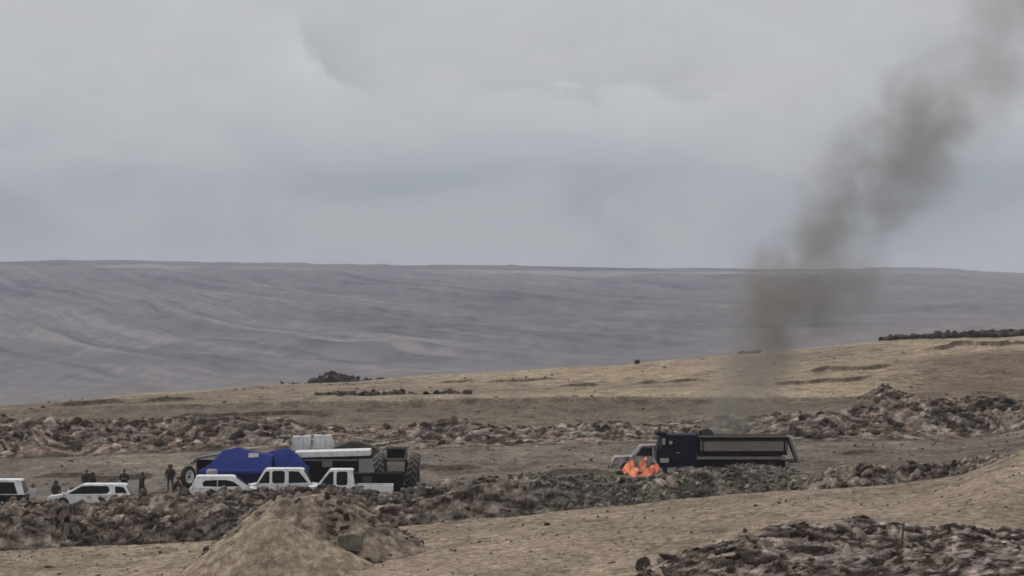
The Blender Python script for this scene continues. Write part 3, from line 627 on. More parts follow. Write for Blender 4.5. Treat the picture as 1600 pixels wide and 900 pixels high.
def vehicle(name, loc, rz, label, cat, group, L=4.5, Wd=1.8, H=1.5, kind='suv', paintm=WHITE, roofm=None, belt=.95, gh=None, wins=None, hood=.92, r=.33, wb=(.19, .81)):
    """x = forward. gh = (rear belt x, front belt x, rear roof x, front roof x)"""
    t_ = empty(name, loc, rz, label, cat, group); h = Wd / 2; x0, x1 = -L / 2, L / 2
    rb0, fb0, rr, fr = gh
    body = [(x0 + .06, .32), (x1 - .1, .30), (x1, .5), (x1 - .03, .72), (x1 - .22, hood - .06), (fb0 + .05, belt)]
    if kind == 'pickup':
        body += [(rb0 + .02, belt), (rb0 - .02, belt - .03), (rb0 - .04, .6), (x0 + .1, .6), (x0, .55)]
    else:
        body += [(rb0, belt), (x0 + .04, belt - .04), (x0, .6)]
    tum = lambda x, z, y: y * (1 - .045 * max(0, (.55 - abs(z - .62) * 0 - .55)) - .06 * (abs(x) / (L / 2)) ** 6 - (.03 if z > belt - .1 else 0) - (.04 if z < .4 else 0))
    b = MB().prism(body, -h, h, tum); b.build('body', paintm, t_, bevel=.05, seg=3, smooth=False)
    # glasshouse
    tw = .80 if H > 1.6 else .74
    side_y = lambda z, e=0.: h * (.965 + (tw - .965) * (z - belt) / (H - belt)) + e
    gp = [(rb0, belt - .03), (fb0, belt - .03), (fr, H - .03), (fr - .12, H), (rr + .12, H), (rr, H - .04)]
    MB().prism(gp, -1, 1, lambda x, z, y: y * side_y(z)).build('cabin', roofm or paintm, t_, bevel=.035, seg=2)
    for sgn in (-1, 1):
        for wp in wins:
            m_ = MB(); n = len(wp)
            v = [(x, sgn * side_y(z, .004), z) for x, z in wp] + [(x, sgn * side_y(z, -.03), z) for x, z in wp]
            m_.add(v, [tuple(range(n)), tuple(range(2 * n - 1, n - 1, -1))] + [(i, n + i, n + (i + 1) % n, (i + 1) % n) for i in range(n)])
            m_.build('side_window', GLASS, t_)
    for nm, (bx, rx), sg in (('windscreen', (fb0, fr), 1), ('rear_window', (rb0, rr), -1)):
        zb, zt = belt + .05, H - .10; fx = lambda z: bx + (rx - bx) * (z - belt + .03) / (H - belt) + sg * .012
        v = []
        for e in (0, -.03 * sg):
            v += [(fx(zb) + e, -side_y(zb) + .09, zb), (fx(zb) + e, side_y(zb) - .09, zb), (fx(zt) + e, side_y(zt) - .09, zt), (fx(zt) + e, -side_y(zt) + .09, zt)]
        MB().add(v, [(0, 1, 2, 3), (7, 6, 5, 4), (0, 4, 5, 1), (1, 5, 6, 2), (2, 6, 7, 3), (3, 7, 4, 0)]).build(nm, GLASS, t_)
    for sgn in (-1, 1):
        MB().box(x1 - .09, x1 - .015, sgn * (h - .34) - .14, sgn * (h - .34) + .14, .58, .72).build('headlight', LAMP, t_, bevel=.02)
        MB().box(x0 - .01, x0 + .05, sgn * (h - .22) - .09, sgn * (h - .22) + .09, .62, .88).build('tail_light', TAIL, t_, bevel=.015)
        MB().box(fb0 - .22, fb0 - .10, sgn * (h + .09) - .09, sgn * (h + .09) + .09, belt + .02, belt + .16).build('side_mirror', paintm, t_, bevel=.025)
        xm = (rb0 + fb0) / 2
        for dx_ in (xm - .62, xm + .42) if kind != 'van' else (xm,):
            MB().box(dx_ - .09, dx_ + .09, sgn * (h - .015) - .025, sgn * (h - .015) + .025, belt - .16, belt - .12).build('door_handle', TRIM, t_)
    MB().box(x1 - .12, x1 + .02, -h + .12, h - .12, .34, .52).build('bumper', TRIM, t_, bevel=.03)
    MB().box(x0 - .03, x0 + .1, -h + .12, h - .12, .36, .55).build('bumper', TRIM, t_, bevel=.03)
    MB().box(x1 - .05, x1 + .004, -.28, .28, .56, .70).build('grille', TRIM, t_)
    for sgn in (-1, 1):
        for fx_ in wb:
            wheel(t_, x0 + L * fx_, sgn * (h - .10), r, r, .24, sgn)
            MB().lathe([(r * 1.02, sgn * (h - .08)), (r * 1.02, sgn * (h + .012)), (r * 1.16, sgn * (h + .012)), (r * 1.16, sgn * (h - .08))], 20, Matrix.Translation((x0 + L * fx_, 0, r))).build('wheel_arch', TRIM, t_)
    if kind == 'pickup':
        xa, xb = x0, rb0 - .06; zt = belt + .06
        for sgn in (-1, 1):
            MB().box(xa + .02, xb, sgn * (h - .035) - .03, sgn * (h - .035) + .03, .56, zt).build('bed_side', paintm, t_, bevel=.018)
        MB().box(xa - .02, xa + .05, -h + .08, h - .08, .56, zt - .01).build('tailgate', paintm, t_, bevel=.015)
        MB().box(xa + .06, xb, -h + .07, h - .07, .60, .64).build('bed_floor', TRIM, t_)
    return t_
def gz_at(px, Y, fn=None):
    X = from_px(px, Y); return X, Y, float(ground_z(np.array([X]), np.array([float(Y)]))[0])
def place(px, Y, roof_py=None, H=None):
    """ground point; the machine's wheels stand on it (the dug floor is uneven, so its own level is taken from the roof)"""
    X, Y, z = gz_at(px, Y)
    return (X, Y, z)
PI = math.pi
CARS = 'cars parked along the front earth bank'

# ------------------------------------------------------------------ vehicles
vehicle('parked_car', place(-14, 179), PI, 'black sided car with white roof at the far left edge behind the bank', 'car', CARS, L=4.6, H=1.85, paintm=BLACKP, roofm=WHITE,
        gh=(-2.2, 1.3, -1.95, .7), wins=[[(1.1, .98), (.62, 1.7), (-.35, 1.72), (-.4, .98)], [(-.5, .98), (-.45, 1.72), (-1.55, 1.70), (-1.78, .98)]])
vehicle('parked_car', place(142, 178), PI, 'low white estate car half hidden behind the rubble bank below the standing people', 'car', CARS, L=5.2, H=1.5,
        gh=(-2.55, 1.72, -2.2, .5), belt=.86, hood=.84, wins=[[(1.36, .90), (.46, 1.39), (-.15, 1.41), (-1.15, 1.39), (-1.28, 1.12), (-1.1, .93)], [(-1.62, .95), (-1.58, 1.38), (-2.12, 1.33), (-2.34, .97)]])
vehicle('parked_car', place(351, 179), .06, 'white estate car with a rounded roof in front of the left blue tent', 'car', CARS, L=4.4, H=1.74,
        gh=(-2.1, 1.65, -1.75, .60), belt=1.0, hood=.95, wins=[[(1.0, 1.10), (.55, 1.40), (.1, 1.50), (-.40, 1.50), (-.40, 1.08)], [(-.44, 1.08), (-.44, 1.50), (-1.15, 1.47), (-1.35, 1.3), (-1.3, 1.12)]])
vehicle('parked_car', place(441, 182), PI, 'white car with three separate side windows between the estate car and the pickup', 'car', CARS, L=4.5, H=1.86,
        gh=(-1.95, 1.62, -1.35, 1.05), belt=.90, hood=.90, wins=[[(1.45, .96), (1.0, 1.66), (.74, 1.72), (.74, .96)], [(.58, 1.04), (.58, 1.64), (.46, 1.73), (-.1, 1.73), (-.22, 1.63), (-.22, 1.04), (-.12, .95), (.48, .95)], [(-.46, .96), (-.46, 1.72), (-1.1, 1.68), (-1.68, 1.0)]])
pk_ = vehicle('parked_pickup', place(544, 178.5), PI, 'white double cab pickup with open load bed nearest the striped loader', 'pickup', CARS, L=5.5, H=1.95, kind='pickup',
        gh=(-.45, 1.95, -.32, 1.15), belt=.92, hood=.92, wins=[[(1.72, .98), (1.1, 1.78), (.86, 1.82), (.86, .98)], [(.68, 1.06), (.68, 1.74), (.56, 1.83), (.1, 1.83), (0.0, 1.73), (.0, 1.06), (.1, .98), (.58, .98)]])
SOOTW = paint('scorched_white_paint', (.50, .46, .45), .6, dirt=.7, dirtcol=(.13, .08, .06, 1))
vehicle('burning_pickup', place(1015, 189), PI, 'scorched pale pickup burning in front of the dark tipper truck', 'pickup', None, L=5.0, H=1.82, kind='pickup', paintm=SOOTW,
        gh=(-1.3, 1.25, -1.1, .62), belt=1.08, hood=1.12, wins=[[(.95, 1.13), (.55, 1.66), (-.15, 1.70), (-.15, 1.12)], [(-.25, 1.12), (-.25, 1.70), (-.95, 1.68), (-1.0, 1.12)]])

# tipper truck, x forward (it faces left)
tp = empty('tipper_truck', place(1130, 182), PI, 'navy cabbed tipper truck with a long grey load bed standing behind the bank', 'truck')
b0 = tp.location.z; dzt = 2.1 - b0
def zz(py): return 15 - (py - 430) * 182 / F - b0
ZT = zz(678)
MB().prism([(1.74, .75), (4.22, .62), (4.28, 1.0), (4.24, 1.75), (4.02, ZT - .08), (3.85, ZT), (1.78, ZT), (1.74, ZT - .05)], -1.2, 1.2).build('cab', NAVY, tp, bevel=.06, seg=3)
MB().box(3.6, 4.3, -1.12, 1.12, ZT - .02, ZT + .09).build('sun_visor', DARKM, tp, bevel=.02)
for s_ in (-1, 1):
    d = MB().box(2.7, 3.75, s_ * 1.2 - .02, s_ * 1.2 + .02, .95, ZT - .22).build('door', NAVY, tp, bevel=.012)
    MB().add([(3.66, s_ * 1.226, 1.75), (3.6, s_ * 1.226, ZT - .35), (3.2, s_ * 1.226, ZT - .32), (3.2, s_ * 1.226, 1.75), (3.66, s_ * 1.20, 1.75), (3.6, s_ * 1.20, ZT - .35), (3.2, s_ * 1.20, ZT - .32), (3.2, s_ * 1.20, 1.75)],
             [(0, 1, 2, 3), (7, 6, 5, 4), (0, 4, 5, 1), (1, 5, 6, 2), (2, 6, 7, 3), (3, 7, 4, 0)]).build('side_window', GLASS, d)
    MB().box(2.82, 3.02, s_ * 1.24 - .02, s_ * 1.24 + .02, 1.55, 1.6).build('handle', PALEM, d)
    MB().tube((3.95, s_ * 1.2, ZT - .3), (4.05, s_ * 1.42, ZT - .35), .025).box(3.98, 4.08, s_ * 1.45 - .09, s_ * 1.45 + .09, ZT - .85, ZT - .32).build('side_mirror', TRIM, tp)
    MB().box(3.72, 3.92, s_ * 1.205 - .02, s_ * 1.205 + .02, ZT - .62, ZT - .22).build('corner_window_glint', PALEM, tp, bevel=.01)  # pale plate painted as a reflection in the cab's corner window
    MB().box(3.28, 3.48, s_ * 1.24 - .01, s_ * 1.24 + .01, ZT - .58, ZT - .38).build('window_glint', PALEM, tp)  # small pale plate standing for a reflection in the door glass
    MB().box(3.5, 4.05, s_ * 1.215 - .03, s_ * 1.215 + .03, zz(721), zz(714)).build('step_plate', PALEM, tp, bevel=.01)
    MB().box(4.24, 4.33, s_ * .85 - .18, s_ * .85 + .18, .85, 1.05).build('headlight', LAMP, tp, bevel=.02)
MB().box(4.02, 4.10, -1.0, 1.0, 1.75, ZT - .3, Matrix.Rotation(-.12, 4, 'Y') @ Matrix.Translation((.32, 0, .47))).build('windscreen', GLASS, tp)
MB().box(4.26, 4.31, -.7, .7, 1.1, 1.55).build('grille', TRIM, tp)
MB().box(4.1, 4.42, -1.2, 1.2, .45, .78).build('bumper', DARKM, tp, bevel=.04)
for y_ in (-.45, .45): MB().box(-3.9, 4.0, y_ - .06, y_ + .06, .75, 1.0).build('chassis_rail', DARKM, tp)
MB().tube((1.5, .95, .9), (1.5, .95, ZT + .25), .09).build('exhaust_stack', DARKM, tp)
# load bed
x0b, x1b = -3.92, 1.62; zb, zt_, zr = zz(703), zz(687), zz(680)
for s_ in (-1, 1):
    pn = MB().box(x0b, x1b - .1, s_ * 1.2 - .03, s_ * 1.2 + .03, zb, zr - .02).build('side_panel', GREYP, tp, bevel=.01)
    MB().box(x0b, x1b, s_ * 1.24 - .07, s_ * 1.24 + .07, zt_, zr - .07).build('top_rail', DARKM, pn, bevel=.015)
    MB().box(x0b, x1b, s_ * 1.22 - .09, s_ * 1.22 + .09, zr - .06, zr + .03).build('rim', GREYP, pn, bevel=.012)
    MB().box(x0b, x1b + .1, s_ * 1.18 - .07, s_ * 1.18 + .07, zz(709.5), zb - .01).build('lower_rail', DARKM, pn, bevel=.012)
    for i in range(5):
        xr = x0b + .15 + (x1b - x0b - .4) * i / 4
        MB().box(xr - .04, xr + .04, s_ * 1.26 - .035, s_ * 1.26 + .035, zb + .01, zt_ - .01).build('rib', GREYP if i not in (0, 4) else DARKM, pn, bevel=.008)
    MB().box(x0b + .1, x1b + .55, s_ * 1.16 - .03, s_ * 1.16 + .03, zz(716), zz(711.5)).build('side_guard', GREYP, tp, bevel=.01)
    MB().box(x0b + .1, x1b + .3, s_ * 1.08 - .03, s_ * 1.08 + .03, zz(729), zz(717)).build('underrun_skirt', DARKM, tp)
MB().box(x0b, x1b, -1.17, 1.17, zb - .12, zb).build('bed_floor', DARKM, tp)
MB().box(x1b - .1, x1b, -1.19, 1.19, zb, zr + .12).build('headboard', DARKM, tp, bevel=.01)
MB().box(x0b - .05, x0b + .02, -1.15, 1.15, zb, zr).build('rear_panel', DARKM, tp)
MB().prism([(x0b - .06, zr - .05), (x0b - .22, zr - .05), (-4.78, .95), (-4.62, .90)], -1.1, 1.1).build('tailgate', paint('dusty_brown_steel', (.20, .17, .14), .8, dirt=.5), tp, bevel=.01)
for y_ in (-.9, .9): MB().tube((x0b - .1, y_, .95), (-4.7, y_, 1.0), .05).build('hinge_arm', DARKM, tp)
MB().tube((1.9, -.9, 1.2), (1.9, .9, 1.2), .34, n=20).build('fuel_tank', PALEM, tp)
MB().lathe([(.001, -1.0), (.46, -1.0), (.5, -.9), (.5, .9), (.46, 1.0), (.001, 1.0)], 20, Matrix.Translation((1.12, 0, zr - .02))).build('rolled_tarpaulin', paint('charcoal_canvas', (.03, .032, .03), .8, dirt=.1), tp)
for s_ in (-1, 1):
    wheel(tp, 3.3, s_ * 1.02, .5, .5, .30, s_)
    for xw in (-1.7, -2.9):
        wheel(tp, xw, s_ * 1.05, .5, .5, .28, s_); wheel(tp, xw, s_ * .74, .5, .5, .28, s_)

# trailer cabin with white roof edge, white tanks on its roof
tr = empty('trailer_cabin', place(523, 192), 0, 'long dark trailer cabin with white roof edge and grey door beside the tents', 'trailer')
bz = tr.location.z; zz2 = lambda py: 15 - (py - 430) * 192 / F - bz
R0, R1 = zz2(713), zz2(704.5); XL, XR = (462 - 523) / F * 192, (592 - 523) / F * 192
MB().box(XL, XR, -1.1, 1.1, .35, R0 - .16).build('body', DARKM, tr, bevel=.02)
MB().box(XL, XR, -1.08, 1.08, .0, .34).build('skirt', DARKM, tr)
MB().prism([(XL + .35, R0), (XR - .55, R0 + .12), (XR - .55, R1 + .12), (XL, R1 - .02)], -1.35, 1.2).build('roof_edge', WHITE, tr, bevel=.015)
MB().box(XL, XR - .3, -1.13, 1.12, R0 - .155, R0 - .02).build('roof_beam', DARKM, tr)
MB().box((562 - 523) / F * 192, (587 - 523) / F * 192, -1.15, -1.09, zz2(741), zz2(715)).build('door', paint('grey_green_panel', (.30, .33, .32), .6, dirt=.2), tr, bevel=.01)
MB().box((505 - 523) / F * 192, (521 - 523) / F * 192, -1.14, -1.09, zz2(728), zz2(717)).build('window', paint('dull_grey_pane', (.16, .17, .18), .4, dirt=.2), tr, bevel=.01)
MB().box((475 - 523) / F * 192, (560 - 523) / F * 192, -1.17, -1.11, zz2(718.5), zz2(715.8)).build('awning_rail', paint('dull_grey_pane', (.16, .17, .18)), tr)
for xw in (-.6, .9):
    for s_ in (-1, 1): wheel(tr, xw, s_ * .95, .36, .36, .22, s_)
for i, (a, b, ta, tb, lb) in enumerate([(457.5, 485.5, 681, 704, 'white square water tank on the trailer roof, the left one next to the tent'), (490, 521, 679.5, 701, 'white square water tank on the trailer roof, the right one with a cut corner')]):
    cxp = (a + b) / 2; X, Y = from_px(cxp, 194.5), 194.5; zt0 = 15 - (tb - 430) * 194.5 / F; zt1 = 15 - (ta - 430) * 194.5 / F; hw = (b - a) / 2 / F * 194.5
    tk = empty('water_tank', (X, Y, zt0), .05 * i, lb, 'water tank', 'white tanks on the trailer roof')
    TK = paint('white_plastic', (.66, .66, .67), .5, dirt=.18)
    H_ = zt1 - zt0; k_ = .16 if i else .03
    MB().prism([(-hw, 0), (hw, 0), (hw, H_ * .55), (hw - k_, H_), (-hw + .03, H_)], -.5, .5).build('tank', TK, tk, bevel=.04, seg=2)
    MB().tube((0, 0, H_), (0, 0, H_ + .05), .13, n=14).build('cap', TRIM, tk)
    for q in range(4): MB().box(-hw + .1 + q * (2 * hw - .3) / 3, -hw + .13 + q * (2 * hw - .3) / 3, -.515, -.495, .06, H_ - .1).build('cage_bar', PALEM, tk)
# pallet rack that carries them behind the trailer
ps = empty('scaffold_rack', place(489, 194.6), 0, 'low dark rack under the white tanks behind the trailer roof', 'rack')
zr0 = 15 - (704 - 430) * 194.6 / F - ps.location.z
MB().box(-1.45, 1.45, -.6, .6, zr0 - .1, zr0 - .01).build('deck', DARKM, ps)
for x_ in (-1.35, 1.35):
    for y_ in (-.5, .5): MB().box(x_ - .04, x_ + .04, y_ - .04, y_ + .04, 0, zr0 - .1).build('post', DARKM, ps)
gb = empty('generator_box', place(594, 183.6), 0, 'low black box body between the pickup bed and the loader', 'generator')
z4 = lambda py: 15 - (py - 430) * 183.6 / F - gb.location.z
MB().box(-1.75, 1.5, -.6, .6, 0, z4(739)).build('housing', DARKM, gb, bevel=.04)
MB().box(-1.1, -.5, -.63, -.6, .4, z4(743)).build('access_panel', TRIM, gb, bevel=.01)
MB().tube((.9, 0, z4(739)), (.9, 0, z4(735)), .06).build('exhaust', TRIM, gb)
# tarpaulin covered boom behind
OLV = paint('dark_olive_tarpaulin', (.035, .036, .028), .85, dirt=.25)
tb_ = empty('covered_load', place(556, 196), 0, 'dark olive tarpaulin heap behind the trailer roof', 'tarpaulin heap')
zq = lambda py: 15 - (py - 430) * 196 / F - tb_.location.z
pts = [(-1.75, zq(704)), (-1.6, zq(699)), (-.9, zq(693)), (-.3, zq(687.5)), (.2, zq(689)), (.9, zq(694)), (1.45, zq(699)), (1.6, zq(705)), (1.5, 0), (-1.6, 0)]
MB().prism(pts, -.9, .9, lambda x, z, y: y * (1 - .12 * z / 3.2)).build('tarpaulin', OLV, tb_, bevel=.12, seg=3)
MB().tube((-.3, -.3, zq(684)), (1.5, -.3, zq(688)), .05).build('timber_pole', paint('pale_timber', (.42, .37, .26), .8), tb_)

# wheel loader seen from behind: big lugged tyres either side
ld = empty('wheel_loader', place(620, 186.5), .0, 'dark wheel loader seen from behind with pale striped tyre treads', 'loader')
lz = ld.location.z; z3 = lambda py: 15 - (py - 430) * 185.5 / F - lz
MUD = paint('dried_mud', (.22, .19, .165), .9, dirt=.2); LBR = paint('dark_brown_machine', (.035, .026, .02), .7, dirt=.15)
MB().box(-.62, .62, -1.5, 1.4, .7, z3(716)).build('engine_cover', LBR, ld, bevel=.08)
MB().box(-.58, .58, -1.62, -1.5, z3(736), z3(721)).build('counterweight', paint('dusty_pale_plate', (.33, .28, .25), .8, dirt=.3), ld, bevel=.04)
MB().box(-.85, .85, -1.7, -1.2, .55, z3(738)).build('rear_bumper', LBR, ld, bevel=.05)
for q in range(4): MB().box(-.5, .5, -1.52, -1.50, z3(719) + .0 - q * .0, z3(718) + 0).build('grille_bar', MUD, ld) if q == 0 else None
MB().box(-.58, .58, -.5, .95, z3(716), z3(703)).build('cab', GLASS, ld, bevel=.05)
for x_ in (-.6, .6):
    for y_ in (-.55, 1.0): MB().box(x_ - .05, x_ + .05, y_ - .05, y_ + .05, z3(717), z3(702)).build('cab_post', LBR, ld)
MB().box(-.74, .74, -.7, 1.1, z3(702), z3(698)).build('cab_roof', paint('dusty_roof', (.13, .11, .09), .85, dirt=.3), ld, bevel=.05)
for s_ in (-1, 1):
    MB().tube((s_ * .42, -.75, z3(702)), (s_ * .42, -.75, z3(699)), .08).build('work_lamp', MUD, ld)
    for yy_ in (-1.0, 1.55):
        r = 1.12; w = .66
        tv = MB().lathe([(r * .55, -w / 2), (r * .88, -w / 2), (r * .97, -w * .36), (r * .97, w * .36), (r * .88, w / 2), (r * .55, w / 2), (r * .55, -w / 2)], 32, Matrix.Rotation(PI / 2, 4, 'Z')).build('wheel', RUBBER, ld)
        tv.location = (s_ * 1.02, yy_, r); tv.rotation_euler = (0, s_ * .16, 0)
        MB().lathe([(.001, -.12), (r * .5, -.1), (r * .56, -.3), (r * .56, .3), (.001, .2)], 20, Matrix.Rotation(PI / 2, 4, 'Z')).build('rim', LBR, tv)
        lug = None
        for q in range(16):
            for hs in (-1, 1):
                if lug is None or True:
                    key = 'lug%d' % (hs)
                if key not in PROTO:
                    v = []
                    for (u_, d_) in ((0.02, .14), (.33, -.13)):
                        for dd in (-.045, .045):
                            for hh in (r * .955, r * 1.015 if u_ < .2 else r * .97):
                                v.append((hs * u_, d_ + dd, hh))
                    me = bpy.data.meshes.new('lug'); me.from_pydata(v, [], [(0, 1, 3, 2), (4, 6, 7, 5), (0, 4, 5, 1), (2, 3, 7, 6), (1, 5, 7, 3), (0, 2, 6, 4)])
                    bm = bmesh.new(); bm.from_mesh(me); bmesh.ops.recalc_face_normals(bm, faces=bm.faces); bm.to_mesh(me); bm.free()
                    me.materials.append(MUD); PROTO[key] = me
                lo = bpy.data.objects.new('lug', PROTO[key]); C.objects.link(lo); lo.parent = tv
                lo.rotation_euler = ((q + (.5 if hs > 0 else 0)) / 16 * 2 * PI, 0, 0)
for q, (a0, a1, h0, h1) in enumerate([(-.95, -.66, .8, 1.75), (.62, .98, .8, 1.5), (.3, .75, 1.5, 1.9)]): MB().box(a0, a1, -1.45 + .1 * q, -.6, h0, h1).build('tool_box', LBR, ld, bevel=.04)
MB().tube((-.5, -1.2, 1.6), (-.85, -1.3, 2.6), .05).tube((-.85, -1.3, 2.6), (-.3, -1.2, 2.95), .05).tube((.5, -1.2, 1.6), (.7, -1.2, 2.7), .04).build('hose', MUD, ld)
MB().box(-1.4, 1.4, 2.4, 3.3, .25, 1.0).build('bucket', LBR, ld, bevel=.05)
for x_ in (-.5, .5): MB().tube((x_, 1.2, 1.5), (x_, 2.8, .7), .12).build('lift_arm', LBR, ld)

# ------------------------------------------------------------------ blue tents
def tent(px, Y, w, d, peak_py, eave_py, sag, label, mat, seed, walls=(), prof=None):
    X, Y, z0 = gz_at(px, Y); tn = empty('canopy_tent', (X, Y, z0), 0, label, 'tent', 'blue canopy tents beside the trailer')
    zp = 15 - (peak_py - 430) * Y / F - z0; ze = 15 - (eave_py - 430) * Y / F - z0
    n = 22; vs_, fs_ = [], []; r = np.random.default_rng(seed)
    gx = np.linspace(-1, 1, n); A, B = np.meshgrid(gx, gx)
    m_ = np.maximum(np.abs(A), np.abs(B))
    hx = np.interp(A, prof[0], prof[1]); Z = ze + (zp - ze) * np.minimum(hx, 1.04 - np.abs(B) ** 1.25 * 1.04)
    Z = Z + .05 * fbm(A * 3.1 + seed, B * 2.6, 4, seed, .6) * (m_ < .97) - .09 * (ridged(A * 2.5 + seed, B * .9, 2, seed + 1)) * (m_ < .97)
    for i in range(n):
        for j in range(n): vs_.append((A[i, j] * w / 2, B[i, j] * d / 2, Z[i, j]))
    fs_ = [(i * n + j, i * n + j + 1, (i + 1) * n + j + 1, (i + 1) * n + j) for i in range(n - 1) for j in range(n - 1)]
    cn = MB().add(vs_, fs_).build('canopy', mat, tn, smooth=False); so = cn.modifiers.new('thickness', 'SOLIDIFY'); so.thickness = .012
    ring = [(i, 0) for i in range(n)] + [(n - 1, j) for j in range(1, n)] + [(i, n - 1) for i in range(n - 2, -1, -1)] + [(0, j) for j in range(n - 2, 0, -1)]
    vv = []
    for k_, (i, j) in enumerate(ring):
        x, y, z = vs_[i * n + j]; q = 1.012
        vv += [(x * q, y * q, z + .01), (x * (q + .012), y * (q + .012), z - .24 - .035 * math.cos(k_ * 2.2))]
    m2 = len(ring); vl = MB().add(vv, [(2 * k_, 2 * ((k_ + 1) % m2), 2 * ((k_ + 1) % m2) + 1, 2 * k_ + 1) for k_ in range(m2)]).build('valance', mat, tn, smooth=True)
    so = vl.modifiers.new('thickness', 'SOLIDIFY'); so.thickness = .01
    for sx in (-1, 1):
        for sy in (-1, 1):
            zz_ = ze - (sag if sx < 0 else 0) - .05
            MB().box(sx * w / 2 * .97 - .025, sx * w / 2 * .97 + .025, sy * d / 2 * .97 - .025, sy * d / 2 * .97 + .025, -.2, zz_).build('leg', PALEM, tn)
    MB().tube((-w / 2, 0, ze - .1 - sag), (0, 0, zp - .12), .02).tube((w / 2, 0, ze - .1), (0, 0, zp - .12), .02).build('roof_strut', PALEM, tn)
    if label.startswith('blue canopy tent with'):
        pt = []; ii = [(5, 14), (5, 17), (7, 17), (7, 14)]
        pt = [(vs_[a * n + b][0], vs_[a * n + b][1] - .01, vs_[a * n + b][2] + .02) for a, b in ii]
        MB().add(pt + [(x, y, z - .01) for x, y, z in pt], [(0, 1, 2, 3), (7, 6, 5, 4), (0, 4, 5, 1), (1, 5, 6, 2), (2, 6, 7, 3), (3, 7, 4, 0)]).build('patch', PALEM, cn)  # pale plate painted as a light spot on the canvas
    for wl in walls:
        if wl == 'back': MB().box(-w / 2 * .96, w / 2 * .96, d / 2 * .93, d / 2 * .95, .02, ze - .2 - sag * .6).build('shade_side_wall', BLUED, tn)  # back sheet added to keep the space under the canopy dark
        if wl == 'right': MB().box(w / 2 * .94, w / 2 * .96, -d / 2 * .9, d / 2 * .9, .02, ze - .15).build('shade_side_wall', BLUED, tn)
        if wl == 'front': MB().box(-w / 2 * .35, w / 2 * .96, -d / 2 * .95, -d / 2 * .93, .3, ze - .2).build('shade_side_wall', BLUED, tn)  # dark front sheet, stands in for shade inside the tent
    return tn
tent(371, 187.5, 4.6, 3.2, 697, 733, .0, 'blue canopy tent with a sagging left side, nearest the upright wheel', BLUEF, 5, ('back', 'front'), ([-1, -.75, -.4, .08, .35, 1], [0, .30, .86, 1, .84, .62]))
tent(441, 190.0, 3.5, 3.0, 698, 735, .0, 'blue canopy tent nearest the trailer, with a closed front side', BLUEF, 9, ('back', 'right', 'front'), ([-1, -.35, .15, .6, 1], [.62, .86, 1, .66, .12]))
aw = empty('awning', place(322, 189.5), 0, 'faded grey blue awning sloping down left of the left blue tent', 'awning')
za_ = lambda py: 15 - (py - 430) * 189.5 / F - aw.location.z
MB().prism([(-.9, za_(722)), (-.5, za_(714)), (.3, za_(710)), (1.1, za_(708)), (1.1, za_(710)), (.3, za_(713)), (-.45, za_(717)), (-.9, za_(725))], -1.2, 1.2).build('sheet', paint('faded_blue_grey_sheet', (.085, .09, .125), .8, dirt=.3), aw, bevel=.01)
for x_ in (-.8, 1.0):
    for y_ in (-1.1, 1.1): MB().box(x_ - .025, x_ + .025, y_ - .025, y_ + .025, 0, za_(719 if x_ < 0 else 710)).build('leg', PALEM, aw)
MB().box(-.75, .95, 1.12, 1.15, .02, za_(720)).build('back_sheet', BLUED, aw)
tb3 = empty('folding_table', place(362, 187), 0, 'dark folding table with a pale pink cloth under the left blue tent', 'table')
MB().box(-.7, .7, -.4, .4, 1.12, 1.16).build('tabletop', DARKM, tb3)
for sx in (-1, 1):
    for sy in (-1, 1): MB().box(sx * .62 - .02, sx * .62 + .02, sy * .32 - .02, sy * .32 + .02, 0, 1.12).build('leg', DARKM, tb3)
ck = MB().prism([(-.4, 1.165), (.42, 1.165), (.36, 1.33), (.05, 1.38), (-.3, 1.32)], -.3, .3).build('folded_cloth', paint('pale_pink_cloth', (.42, .33, .42), .9), None, bevel=.04)
ck.location = tb3.location; tag(ck, 'pale pink folded cloth on the table under the left tent', 'cloth')
dr = empty('plastic_drum', place(331, 184.5), 0, 'pale grey round drum at the left edge of the left blue tent', 'drum')
zd = 15 - (733 - 430) * 184.5 / F - dr.location.z
MB().lathe([(.001, 0), (.33, 0), (.36, .08), (.36, zd * .45), (.38, zd * .5), (.36, zd * .55), (.36, zd - .12), (.28, zd - .01), (.001, zd)], 22, Matrix.Rotation(-PI / 2, 4, 'X') @ Matrix.Scale(-1, 4, (0, 1, 0)) if False else Matrix.Rotation(PI / 2, 4, 'X')).build('barrel', paint('pale_drum', (.36, .38, .38), .6), dr)
MB().tube((.15, 0, zd - .02), (.15, 0, zd + .04), .05).build('bung', TRIM, dr)

# upright truck wheel standing on two flat tyres
X, Y, z = gz_at(294, 185); stz = z
for k in range(2):
    o = MB().lathe([(.40, -.13), (.62, -.13), (.67, -.08), (.67, .08), (.62, .13), (.40, .13), (.40, -.13)], 26, Matrix.Rotation(PI / 2, 4, 'X')).build('old_tyre', RUBBER)
    o.location = (X + .03 * k, Y, z + .13 + k * .27); tag(o, ['worn black tyre lying flat on the ground under the upright wheel', 'worn black tyre lying flat on top of another under the upright wheel'][k], 'tyre', 'flat tyres under the upright wheel')
uw = empty('truck_wheel', (X, Y, z + .54), 1.0, 'big upright wheel with a white rim standing on flat tyres left of the tents', 'wheel')
r, w = .70, .26
MB().lathe([(r * .60, -w / 2), (r * .93, -w / 2), (r, -w * .3), (r, w * .3), (r * .93, w / 2), (r * .60, w / 2), (r * .60, -w / 2)], 36, Matrix.Translation((0, 0, r))).build('tyre', RUBBER, uw)
rw = MB().lathe([(.001, -w * .15), (r * .18, -w * .2), (r * .2, -w * .05), (r * .44, -w * .15), (r * .5, -w * .46), (r * .6, -w * .48), (r * .6, w * .4), (.001, w * .3)], 30, Matrix.Translation((0, 0, r))).build('rim', paint('white_rim', (.7, .7, .68), .5, dirt=.15), uw)
